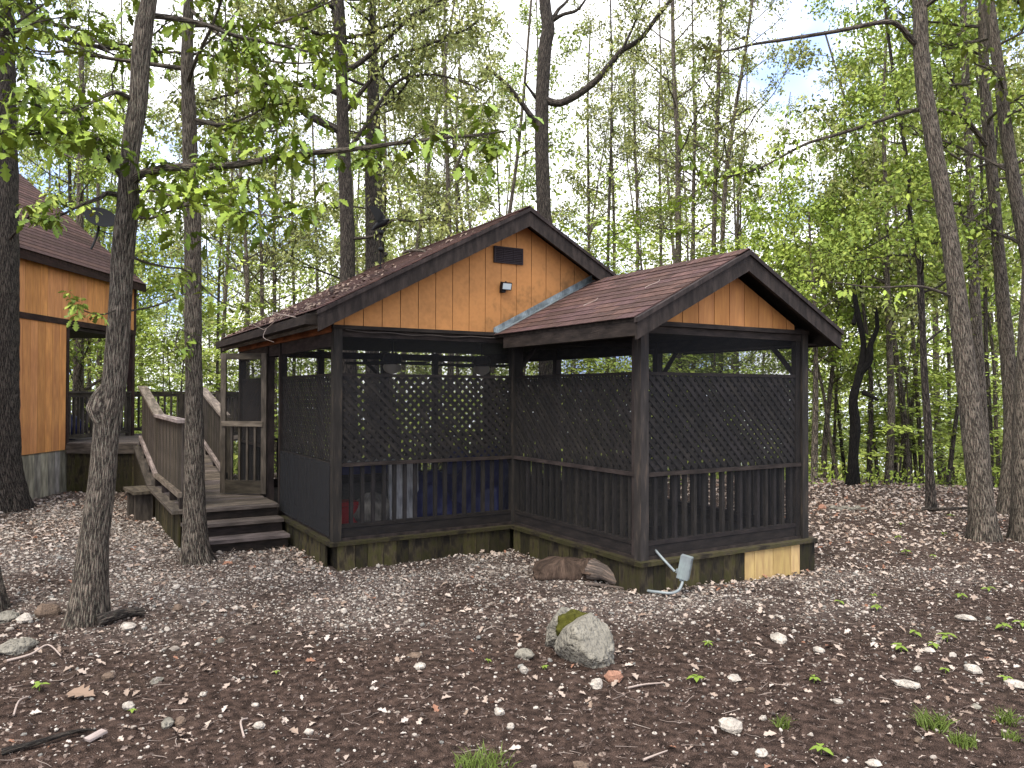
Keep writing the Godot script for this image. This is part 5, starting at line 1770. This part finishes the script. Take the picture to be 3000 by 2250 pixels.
	tag(o3, "low green weeds under the saplings at the wood's edge", "undergrowth", "", "stuff")

# ------------------------------------------------------------------ single things
func stick(called: String, pts: Array, r0: float, r1: float, material: Material, label: String, category := "branch", sides := 7, forks := []):
	var base: Vector3 = pts[0]
	var b := MB.new()
	var loc := []
	for q in pts: loc.append(q - base)
	var p := path_of(loc)
	b.tube(p, taper(p.size(), r0, r1), sides, 0.12, bump_noise)
	for f in forks:
		var lf := []
		for q in f: lf.append(q - base)
		var p2 := path_of(lf)
		b.tube(p2, taper(p2.size(), r1 * 1.2, r1 * 0.4), 5)
	return solo(called, b.done(), material, label, category, Transform3D(Basis.IDENTITY, base))

func rock(px: float, py: float, w: float, h: float, material: Material, seed_: int, label: String, group := "", called := "rock"):
	# px, py: middle of the foot in the photograph; w, h in photograph pixels
	var p := on_ground(px, py)
	var depth := (p - cam.position).dot(-cam.transform.basis.z)
	var rw := w * 0.5 * depth / F
	var rh := h * 0.5 * depth / F
	return solo(called, blob(Vector3(rw, rh * 1.15, rw * 0.8), seed_, 0.30, 9, 6, 0.9), material, label, "rock", Transform3D(Basis(Vector3.UP, seed_ * 0.7), p + Vector3.UP * rh * 0.55), group)

func grass_tuft(px: float, py: float, r: float, h: float, blades: int):
	var p := on_ground(px, py)
	var b := MB.new()
	for k in blades:
		var a := rng.randf() * TAU
		var o := Vector3(cos(a), 0, sin(a)) * r * sqrt(rng.randf())
		var d := Vector3(rng.randfn(0, 0.5), 1, rng.randfn(0, 0.5)).normalized()
		var hh := h * rng.randf_range(0.5, 1.1)
		var s := d.cross(Vector3(rng.randfn(), 0.1, rng.randfn())).normalized() * 0.003
		var mid := o + d * hh * 0.55
		var tip := o + d * hh * 0.9 + Vector3(d.x, 0, d.z) * hh * 0.5
		b.quad(o - s - Vector3.UP * 0.01, o + s - Vector3.UP * 0.01, mid + s * 0.8, mid - s * 0.8, s.cross(d).normalized())
		b.tri(mid - s * 0.8, mid + s * 0.8, tip, s.cross(d).normalized())
	var m := mat(Color(0.36, 0.42, 0.18), 0.6)
	m.backlight = Color(0.8, 0.8, 0.5)
	m.cull_mode = BaseMaterial3D.CULL_DISABLED
	solo("grass_tuft", b.done(), m, "small tuft of green grass growing in the bare soil", "grass", Transform3D(Basis.IDENTITY, p), "grass tufts in the soil")

func seedling(px: float, py: float, s: float):
	var p := on_ground(px, py)
	var b := MB.new()
	var cnt := rng.randi_range(4, 6)
	for k in cnt:
		var a := TAU * k / cnt + rng.randf() * 0.6
		var d := Vector3(cos(a), rng.randf_range(-0.1, 0.3), sin(a)).normalized()
		var sd := d.cross(Vector3.UP).normalized()
		var o := Vector3(0, s * rng.randf_range(0.5, 0.8), 0)
		var l := s * rng.randf_range(0.8, 1.2)
		# a broad pointed leaf in four pieces
		var st := [0.0, 0.3, 0.6, 1.0]
		var wd := [0.02, 0.26, 0.24, 0.01]
		for e in 3:
			var q := []
			for f in [e, e + 1]:
				var c: Vector3 = o + d * l * st[f] - Vector3.UP * l * 0.35 * st[f] * st[f]
				q.append(c)
				q.append(c - sd * l * wd[f] + Vector3.UP * l * wd[f] * 0.2)
				q.append(c + sd * l * wd[f] + Vector3.UP * l * wd[f] * 0.2)
			b.quad(q[0], q[1], q[4], q[3], Vector3.UP)
			b.quad(q[0], q[2], q[5], q[3], Vector3.UP)
	b.tube(PackedVector3Array([Vector3(0, -0.01, 0), Vector3(0.003, s * 0.4, 0), Vector3(0, s * 0.8, 0)]), PackedFloat32Array([0.003, 0.0025, 0.002]), 5)
	solo("seedling", b.done(), M.seedling, "bright green broad-leaved seedling sprouting from the soil", "seedling", Transform3D(Basis.IDENTITY, p), "seedlings in the yard")

func ceiling_fan(at_: Vector3, turn: float):
	var th := thing("ceiling_fan", "dark ceiling fan with a frosted lamp bowl hanging inside the porch", "fan", at_, turn, "ceiling fans in the porch")
	var b := MB.new()
	b.tube(PackedVector3Array([Vector3(0, 0, 0), Vector3(0, -0.2, 0)]), PackedFloat32Array([0.012, 0.012]), 8)
	b.tube(PackedVector3Array([Vector3(0, 0.0, 0), Vector3(0, -0.03, 0)]), PackedFloat32Array([0.06, 0.05]), 14)
	part(th, "down_rod", b.done(), M.black)
	b = MB.new()
	b.tube(PackedVector3Array([Vector3(0, -0.19, 0), Vector3(0, -0.21, 0), Vector3(0, -0.26, 0), Vector3(0, -0.31, 0), Vector3(0, -0.33, 0)]), PackedFloat32Array([0.05, 0.10, 0.12, 0.11, 0.06]), 18)
	part(th, "motor", b.done(), M.black)
	for k in 5:
		var a := TAU * k / 5.0
		part(th, "blade", box_mesh(Vector3(0.46, 0.008, 0.12)), M.inner[0], Transform3D(Basis(Vector3.UP, a) * Basis(Vector3.RIGHT, 0.2), Basis(Vector3.UP, a) * Vector3(0.34, -0.315, 0)))
	b = MB.new()
	b.tube(PackedVector3Array([Vector3(0, -0.33, 0), Vector3(0, -0.36, 0), Vector3(0, -0.40, 0), Vector3(0, -0.43, 0), Vector3(0, -0.445, 0)]), PackedFloat32Array([0.10, 0.115, 0.10, 0.06, 0.012]), 18)
	part(th, "lamp_bowl", b.done(), M.bowl)

func build_objects():
	M.seedling = mat(Color(0.44, 0.52, 0.20), 0.55)
	M.seedling.backlight = Color(0.8, 0.8, 0.5)
	M.seedling.cull_mode = BaseMaterial3D.CULL_DISABLED
	# floodlight on the gable
	var th := thing("floodlight", "small black floodlight with a glass front below the gable vent", "floodlight", Vector3(4.29, 2.92, ZA))
	part(th, "housing", box_mesh(Vector3(0.125, 0.085, 0.05)), M.black, Transform3D(Basis(Vector3.RIGHT, 0.25), Vector3(0.005, 0.065, 0.055)))
	part(th, "glass", box_mesh(Vector3(0.105, 0.065, 0.006)), M.glass_lamp, Transform3D(Basis(Vector3.RIGHT, 0.25), Vector3(0.005, 0.059, 0.080)))
	part(th, "bracket", box_mesh(Vector3(0.05, 0.035, 0.05)), M.black, Transform3D(Basis.IDENTITY, Vector3(-0.02, 0.012, 0.026)))
	part(th, "knob", box_mesh(Vector3(0.012, 0.014, 0.012)), M.black, Transform3D(Basis.IDENTITY, Vector3(0.005, 0.112, 0.055)))
	# ceiling fans
	ceiling_fan(Vector3(3.53, 2.47, -8.8), 0.1)
	ceiling_fan(Vector3(4.77, 2.47, -8.8), 0.45)
	# junction box hanging on its conduit
	th = thing("junction_box", "grey metal electrical box tilted on bent conduit beside the porch corner", "electrical box", on_ground(2000, 1735))
	var jb := th.position
	var bc := at(1450 + 1230 / 2.212, 1200 + 1022 / 2.212, 6.72)
	var yaw := deg_to_rad(-30.727)
	var bt := Transform3D(Basis(Vector3.UP, yaw - 0.45) * Basis(Vector3.BACK, -0.20), bc - jb)
	part(th, "box_body", box_mesh(Vector3(0.095, 0.205, 0.07)), M.metal_gray, bt)
	part(th, "cover", box_mesh(Vector3(0.006, 0.197, 0.064)), M.flashing, bt * Transform3D(Basis.IDENTITY, Vector3(0.0505, 0, 0)))
	part(th, "hub", box_mesh(Vector3(0.04, 0.02, 0.04)), M.flashing, bt * Transform3D(Basis.IDENTITY, Vector3(0.0, -0.112, 0)))
	part(th, "hub", box_mesh(Vector3(0.02, 0.035, 0.035)), M.flashing, bt * Transform3D(Basis.IDENTITY, Vector3(-0.057, -0.05, 0)))
	var ct := MB.new()
	var zz := func(u: float, v: float, d: float) -> Vector3: return at(1450 + u / 2.212, 1200 + v / 2.212, d) - jb
	var cp := path_of([zz.call(1035, 905, 6.88), zz.call(1060, 935, 6.83), zz.call(1110, 990, 6.76), zz.call(1165, 1048, 6.72)])
	ct.tube(cp, taper(cp.size(), 0.0115, 0.0115), 10)
	part(th, "conduit", ct.done(), M.metal_gray)
	ct = MB.new()
	cp = path_of([bt * Vector3(0, -0.115, 0), zz.call(1213, 1125, 6.70), zz.call(1190, 1170, 6.66), zz.call(1140, 1190, 6.62), zz.call(1050, 1182, 6.66), zz.call(960, 1170, 6.76), zz.call(890, 1155, 6.86)])
	ct.tube(cp, taper(cp.size(), 0.013, 0.013), 10)
	part(th, "conduit", ct.done(), M.metal_gray)
	# weathervane on the roof behind
	var vb := at(1000 + 545 / 4.74, 550 + 1110 / 4.74, 10.4)
	th = thing("weathervane", "black bird weathervane on a rod of dark balls above the porch roof", "weathervane", vb)
	var vz := func(u: float, v: float) -> Vector3: return at(1000 + u / 4.74, 550 + v / 4.74, 10.4) - vb
	var rod := MB.new()
	rod.tube(PackedVector3Array([vz.call(545, 1135), vz.call(548, 560)]), PackedFloat32Array([0.008, 0.008]), 8)
	part(th, "rod", rod.done(), M.black)
	part(th, "foot", box_mesh(Vector3(0.07, 0.02, 0.07)), M.black, Transform3D(Basis.IDENTITY, vz.call(548, 1120)))
	for q in [[552, 620, 0.038], [548, 742, 0.016], [550, 858, 0.036]]:
		part(th, "ball", blob(Vector3.ONE * q[2], 1, 0.0, 14, 10), M.black, Transform3D(Basis.IDENTITY, vz.call(q[0], q[1])))
	var bd := MB.new()
	var bp := path_of([vz.call(430, 585), vz.call(480, 540), vz.call(540, 505), vz.call(590, 485), vz.call(625, 458), vz.call(668, 440)])
	var br := PackedFloat32Array()
	for k in bp.size():
		br.append(0.012 + 0.038 * pow(sin(PI * clampf(k / float(bp.size() - 1) * 0.93 + 0.03, 0, 1)), 1.3))
	bd.tube(bp, br, 10)
	part(th, "body", bd.done(), M.black)
	var side: Vector3 = cam.transform.basis.z
	for sg in [-1.0, 1.0]:
		var wg := MB.new()
		var o: Vector3 = side * 0.03 * sg
		var tipo: Vector3 = side * 0.16 * sg
		var poly := [vz.call(500, 480) + o, vz.call(485, 440) + o * 2.0, vz.call(498, 390) + o * 3.0, vz.call(470, 345) + tipo, vz.call(420, 300) + tipo * 1.3, vz.call(510, 302) + tipo * 1.2, vz.call(570, 335) + tipo, vz.call(592, 380) + o * 3.0, vz.call(582, 470) + o]
		var th2 := side * 0.006
		for k in range(1, poly.size() - 1):
			wg.tri(poly[0] + th2, poly[k] + th2, poly[k + 1] + th2, side)
			wg.tri(poly[0] - th2, poly[k] - th2, poly[k + 1] - th2, -side)
		for k in poly.size():
			var a: Vector3 = poly[k]
			var b2: Vector3 = poly[(k + 1) % poly.size()]
			wg.quad(a - th2, b2 - th2, b2 + th2, a + th2, (b2 - a).cross(side).normalized())
		part(th, "wing", wg.done(), M.black)
	# boulder in two lumps with a mossy seam
	var p := on_ground(1690, 1935)
	var fwd := Vector3(-sin(yaw), 0, -cos(yaw))
	var rt := Vector3(cos(yaw), 0, -sin(yaw))
	th = thing("boulder", "grey cracked boulder with a moss-filled seam in the bare soil", "boulder", p)
	part(th, "stone", blob(Vector3(0.18, 0.205, 0.25), 412, 0.20, 72, 46, 0.49, 0.70), M.stone, Transform3D(Basis(Vector3.UP, yaw + 0.5), rt * 0.035 + fwd * 0.02 + Vector3.UP * 0.085))
	part(th, "stone", blob(Vector3(0.125, 0.19, 0.15), 433, 0.20, 56, 36, 0.49, 0.74), M.stone, Transform3D(Basis(Vector3.UP, yaw - 0.2), rt * -0.06 + fwd * 0.30 + Vector3.UP * 0.115))
	part(th, "moss", blob(Vector3(0.135, 0.10, 0.05), 8, 0.25, 24, 14), M.moss, Transform3D(Basis(Vector3.UP, yaw + 0.35), rt * -0.01 + fwd * 0.175 + Vector3.UP * 0.175))
	# stones by the boulder and across the yard
	rock(1537, 1925, 62, 34, M.stone, 21, "flat grey stone beside the mossy boulder")
	rock(1795, 1992, 58, 34, M.stone_pink, 22, "pinkish stone at the foot of the mossy boulder")
	rock(1748, 2010, 44, 30, M.stone_pale, 23, "small white stone before the pinkish stone by the boulder")
	rock(1534, 1968, 34, 22, M.stone_pale, 24, "small pale stone between the boulder and the flat grey stone")
	rock(1463, 2095, 38, 26, M.stone_pale, 25, "rounded white cobble alone on the dark soil")
	rock(1496, 2135, 26, 20, M.stone_pale, 26, "white pebble next to the rounded cobble on soil")
	rock(315, 1990, 40, 24, M.stone_brown, 27, "tan stone on soil near a curled oak leaf")
	rock(45, 1905, 120, 36, M.stone, 28, "long flat grey stone under dry leaves by the leaning oak")
	rock(372, 1842, 54, 22, M.stone_pale, 29, "white flat stone in front of the short log")
	rock(72, 1820, 52, 26, M.stone_pale, 30, "white stone among the rubble by the trunk base")
	rock(135, 1805, 76, 44, M.stone_brown, 31, "brown stone in the rubble between two trunk bases")
	rock(20, 1818, 70, 36, M.stone, 32, "grey stone against the leaning trunk base")
	rock(520, 1788, 40, 22, M.stone_brown, 33, "tan stone on the gravel past the short log")
	var gi := 40
	for q in [[375, 2075, 36, 24], [527, 2122, 36, 26], [490, 2127, 50, 24], [645, 1880, 30, 14], [760, 2132, 38, 22], [595, 2038, 20, 14], [458, 1998, 50, 12], [2400, 1910, 40, 18], [2198, 2027, 34, 18], [2140, 2135, 76, 34], [2235, 2110, 30, 18], [2280, 1875, 60, 22], [2660, 2010, 80, 18], [2720, 1910, 38, 16], [2690, 1965, 30, 16], [2850, 1965, 60, 22], [2970, 2010, 70, 22], [2830, 1815, 56, 18], [2230, 2215, 44, 24], [2690, 2175, 30, 20], [1230, 1955, 50, 14], [1215, 1923, 56, 12], [905, 2150, 30, 18], [2860, 2075, 36, 14], [2150, 1990, 50, 16], [2455, 2060, 34, 14], [1700, 2250, 50, 24], [2560, 2240, 50, 16]]:
		var wh := 0 if rng.randf() < 0.65 else (1 if rng.randf() < 0.6 else 2)
		rock(q[0], q[1], q[2], q[3], [M.stone_pale, M.stone, M.stone_brown][wh], gi, "%s %s limestone lying on the dark soil" % ["broad slab of" if q[2] > 48 else "small chunk of", ["pale", "grey", "tan"][wh]], "limestone chunks on the soil")
		gi += 1
	# stone ring far off
	rock(2408, 1493, 30, 20, M.stone_pink, 90, "orange stone at the end of the low stone row")
	for k in 6:
		rock(2440 + k * 18, 1491 + (k % 2) * 4, 26, 12, M.stone, 91 + k, "flat grey stone in the low row on the leaf litter", "row of flat stones")
	# short log at the foot of the leaning oak
	stick("log", [on_ground(288, 1836) + Vector3.UP * 0.045, on_ground(330, 1825) + Vector3.UP * 0.05, on_ground(380, 1812) + Vector3.UP * 0.045, on_ground(420, 1806) + Vector3.UP * 0.035], 0.046, 0.03, M.bark_dark, "short weathered log lying at the foot of the leaning oak", "log", 12)
	# rotten stump by the porch
	var sp := on_ground(1655, 1692)
	th = thing("rotten_stump", "low rotten stump with a split pale slab beside the porch skirting", "stump", sp)
	part(th, "stump_body", blob(Vector3(0.33, 0.13, 0.13), 71, 0.22, 26, 14, 0.45), M.rotten, Transform3D(Basis(Vector3.UP, yaw + 0.05), Vector3(0, 0.06, 0)))
	part(th, "stump_body", blob(Vector3(0.16, 0.12, 0.14), 75, 0.28, 20, 12, 0.5), M.rotten, Transform3D(Basis(Vector3.UP, yaw), rt * 0.22 + Vector3(0, 0.07, 0)))
	var slab := MB.new()
	var s0 := on_ground(1735, 1698) - sp + Vector3.UP * 0.10
	var s1 := on_ground(1840, 1722) - sp + Vector3.UP * 0.02
	slab.tube(path_of([s0, s0.lerp(s1, 0.35) + Vector3.UP * 0.02, s0.lerp(s1, 0.7), s1]), taper(13, 0.095, 0.02), 7, 0.4, bump_noise)
	part(th, "split_slab", slab.done(), M.rotten_pale)
	slab = MB.new()
	slab.tube(path_of([on_ground(1715, 1715) - sp + Vector3.UP * 0.015, on_ground(1770, 1722) - sp + Vector3.UP * 0.02, on_ground(1835, 1728) - sp + Vector3.UP * 0.01]), taper(9, 0.02, 0.008), 6, 0.2, bump_noise)
	part(th, "split_slab", slab.done(), M.rotten_pale)
	# twigs and branches on the ground
	stick("fallen_branch", [on_ground(5, 2215) + Vector3.UP * 0.02, on_ground(120, 2190) + Vector3.UP * 0.03, on_ground(200, 2165) + Vector3.UP * 0.03, on_ground(255, 2150) + Vector3.UP * 0.02], 0.017, 0.008, M.bark_dark, "dark crooked branch on soil beside a tan wood chip", "branch", 7, [[on_ground(200, 2165) + Vector3.UP * 0.03, on_ground(250, 2160) + Vector3.UP * 0.04, on_ground(300, 2150) + Vector3.UP * 0.01]])
	stick("fallen_branch", [on_ground(20, 1945) + Vector3.UP * 0.02, on_ground(90, 1930) + Vector3.UP * 0.03, on_ground(140, 1915) + Vector3.UP * 0.06, on_ground(178, 1930) + Vector3.UP * 0.02], 0.009, 0.004, M.twig, "pale forked branch by the long flat grey stone", "branch", 6)
	stick("fallen_twig", [on_ground(1840, 2020) + Vector3.UP * 0.01, on_ground(1890, 2012) + Vector3.UP * 0.015, on_ground(1950, 2005) + Vector3.UP * 0.01], 0.006, 0.004, M.twig, "straight pale twig on soil between boulder and seedling", "twig", 6)
	stick("fallen_twig", [on_ground(40, 2100) + Vector3.UP * 0.01, on_ground(55, 2070) + Vector3.UP * 0.03, on_ground(85, 2045) + Vector3.UP * 0.01], 0.006, 0.004, M.twig, "bent whitish twig standing out on the dark soil", "twig", 6)
	stick("fallen_twig", [on_ground(715, 2165) + Vector3.UP * 0.01, on_ground(705, 2130) + Vector3.UP * 0.03, on_ground(725, 2110) + Vector3.UP * 0.01], 0.006, 0.004, M.twig, "forked pale twig among white stones on soil", "twig", 6)
	stick("fallen_twig", [on_ground(1885, 2232) + Vector3.UP * 0.01, on_ground(1925, 2222) + Vector3.UP * 0.02, on_ground(1955, 2205) + Vector3.UP * 0.01], 0.006, 0.003, M.twig, "thin forked twig near the camera on bare soil", "twig", 6)
	stick("fallen_branch", [on_ground(2700, 1497) + Vector3.UP * 0.03, on_ground(2780, 1500) + Vector3.UP * 0.05, on_ground(2840, 1494) + Vector3.UP * 0.03], 0.03, 0.015, M.bark_dark, "dark fallen branch behind the leaning rough-barked tree", "branch", 7)
	# bare branch caught on the eave
	var eb := func(u: float, v: float, d: float) -> Vector3: return at(600 + u / 2.212, 600 + v / 2.212, d)
	stick("bare_branch", [eb.call(745, 690, 7.9), eb.call(700, 745, 7.85), eb.call(620, 735, 7.9), eb.call(500, 712, 8.2), eb.call(420, 705, 8.6), eb.call(330, 790, 9.0)], 0.008, 0.004, M.twig, "bare grey branch hanging from the porch eave", "branch", 6, [[eb.call(700, 745, 7.85), eb.call(770, 748, 7.8), eb.call(860, 745, 7.75), eb.call(920, 735, 7.7)], [eb.call(620, 735, 7.9), eb.call(690, 775, 7.85), eb.call(780, 780, 7.8)], [eb.call(500, 712, 8.2), eb.call(400, 800, 8.5), eb.call(360, 800, 8.7), eb.call(290, 760, 9.0)], [eb.call(400, 800, 8.5), eb.call(380, 860, 8.45), eb.call(450, 890, 8.3)], [eb.call(700, 745, 7.85), eb.call(770, 710, 7.8), eb.call(750, 760, 7.8)]])
	# dead branches and twigs on the roofs
	stick("dead_branch", [Vector3(2.9, 3.06, -9.2), Vector3(2.98, 3.12, -9.5), Vector3(3.06, 3.13, -9.75)], 0.035, 0.022, M.rotten_pale, "thick broken dead branch lying on the shingles", "branch", 9)
	stick("dead_branch", [at(600 + 1285 / 2.212, 600 + 312 / 2.212, 9.8), at(600 + 1340 / 2.212, 600 + 296 / 2.212, 9.7), at(600 + 1420 / 2.212, 600 + 300 / 2.212, 9.3), at(600 + 1432 / 2.212, 600 + 318 / 2.212, 9.2)], 0.02, 0.014, M.bark, "crooked branch resting near the top of the porch roof", "branch", 8)
	var sl := Vector3(1, 0.515, 0).normalized()
	for q in [[4.62, -6.35, "bent pale twig low on the front porch roof"], [4.86, -5.68, "crooked pale twig in the middle of the front porch roof"]]:
		var o := Vector3(q[0], 2.447 + (q[0] - 4.19) * 0.515 + 0.02, q[1])
		stick("pale_twig", [o, o + sl * 0.05 + Vector3(0, 0, 0.0), o + sl * 0.12 + Vector3(0, 0, 0.06), o + sl * 0.17 + Vector3(0, 0.01, 0.04)], 0.004, 0.002, M.twig, q[2], "twig", 6)
	# small bench by the walkway
	th = thing("wooden_bench", "small rough plank bench standing beside the ramp", "bench", Vector3(1.0, 0.02, -11.95), 0.1)
	part(th, "seat", box_mesh(Vector3(0.30, 0.04, 0.75)), M.rail[3], Transform3D(Basis.IDENTITY, Vector3(0.03, 0.40, 0)))
	for z in [-0.25, 0.25]:
		part(th, "leg", box_mesh(Vector3(0.22, 0.40, 0.10)), M.rail[1], Transform3D(Basis.IDENTITY, Vector3(0.03, 0.18, z)))
	# what is stored behind the screens
	th = thing("tarp_heap", "heap covered by a crumpled dark blue tarp inside the porch", "tarp", Vector3(3.98, 0.352, -8.0))
	part(th, "tarp", blob(Vector3(0.46, 0.66, 0.40), 51, 0.24, 44, 26), M.tarp, Transform3D(Basis(Vector3.UP, 0.2), Vector3(0.28, 0.10, 0)))
	part(th, "tarp", blob(Vector3(0.42, 0.42, 0.34), 53, 0.26, 36, 22), M.tarp, Transform3D(Basis(Vector3.UP, -0.3), Vector3(-0.36, 0.10, 0.08)))
	solo("white_sheet", box_mesh(Vector3(0.34, 0.72, 0.04)), M.white_board, "tall white sheet leaning behind the porch balusters", "sheet", Transform3D(Basis(Vector3.RIGHT, -0.06), Vector3(3.24, 0.712, -7.74)))
	th = thing("folding_table", "low table with a dark blue cloth inside the porch", "table", Vector3(2.95, 0.352, -8.4))
	part(th, "table_top", box_mesh(Vector3(0.9, 0.03, 0.55)), M.white_board, Transform3D(Basis.IDENTITY, Vector3(0, 0.66, 0)))
	part(th, "cloth", box_mesh(Vector3(0.92, 0.09, 0.57)), M.tarp, Transform3D(Basis.IDENTITY, Vector3(0, 0.596, 0)))
	for q in [[-0.4, -0.22], [0.4, -0.22], [-0.4, 0.22], [0.4, 0.22]]:
		part(th, "leg", box_mesh(Vector3(0.035, 0.56, 0.035)), M.inner[0], Transform3D(Basis.IDENTITY, Vector3(q[0], 0.275, q[1])))
	th = thing("red_cooler", "red picnic cooler on the floor under the low table", "cooler", Vector3(2.60, 0.352, -7.85))
	part(th, "box_body", box_mesh(Vector3(0.26, 0.26, 0.22)), M.red, Transform3D(Basis.IDENTITY, Vector3(0, 0.13, 0)))
	part(th, "lid", box_mesh(Vector3(0.27, 0.04, 0.23)), M.red, Transform3D(Basis.IDENTITY, Vector3(0, 0.285, 0)))
	solo("white_sack", blob(Vector3(0.22, 0.20, 0.18), 61, 0.15, 24, 16), M.sack, "crumpled whitish sack between the cooler and the white panel", "sack", Transform3D(Basis.IDENTITY, Vector3(2.90, 0.52, -7.82)))
	stick("leaning_stick", [Vector3(2.50, 0.36, -7.62), Vector3(2.47, 0.6, -7.66), Vector3(2.44, 0.85, -7.70)], 0.009, 0.009, M.twig, "thin stick leaning inside the porch corner", "stick", 6)
	solo("wooden_cabinet", box_mesh(Vector3(1.05, 0.72, 0.40)), M.rail[0], "low brown wooden cabinet in the front of the porch", "cabinet", Transform3D(Basis(Vector3.UP, 0.15), Vector3(5.15, 0.712, -6.5)))
	# curled oak leaf and wood chips that stand out near the camera
	var big := MB.new()
	oak_leaf(big, Vector3(-0.09, 0.015, 0), Vector3(1, 0.12, 0).normalized(), Vector3(0, 0.25, 1).normalized(), 0.19, 0.12)
	solo("dry_leaf", big.done(), M.dry, "large tan oak leaf lying alone on the dark soil", "leaf", Transform3D(Basis(Vector3.UP, yaw + 2.9), on_ground(240, 2048) + Vector3.UP * 0.012))
	solo("wood_chip", box_mesh(Vector3(0.05, 0.012, 0.095)), M.raw[2], "tan wood chip beside the dark crooked branch", "wood chip", Transform3D(Basis(Vector3.UP, yaw - 0.5) * Basis(Vector3.RIGHT, 0.12), on_ground(280, 2165) + Vector3.UP * 0.018))
	# green things
	for q in [[1425, 2248, 0.12, 0.09, 150], [2732, 2130, 0.07, 0.11, 130], [2825, 2180, 0.06, 0.08, 90], [2950, 2120, 0.05, 0.10, 80], [2290, 2130, 0.04, 0.08, 50], [1360, 2245, 0.05, 0.06, 50], [2965, 2165, 0.05, 0.06, 50]]:
		grass_tuft(q[0], q[1], q[2], q[3], q[4])
	for q in [[2040, 2000, 0.055], [2075, 1893, 0.04], [2405, 2215, 0.06], [2385, 2000, 0.05], [2460, 1772, 0.05], [2568, 1790, 0.06], [2655, 1625, 0.07], [2630, 1580, 0.06], [2640, 1540, 0.05], [2765, 1570, 0.05], [2815, 1755, 0.06], [2895, 1735, 0.06], [2680, 1865, 0.06], [2775, 1880, 0.075], [2640, 1910, 0.06], [2735, 1900, 0.05], [2940, 1845, 0.06], [2995, 1840, 0.07], [2770, 1970, 0.04], [2950, 2000, 0.05], [2785, 1515, 0.06], [115, 2020, 0.05], [388, 2090, 0.03], [810, 1975, 0.03], [1430, 1940, 0.025], [1595, 1960, 0.03], [2560, 1750, 0.04], [2735, 1635, 0.05]]:
		seedling(q[0], q[1], q[2])
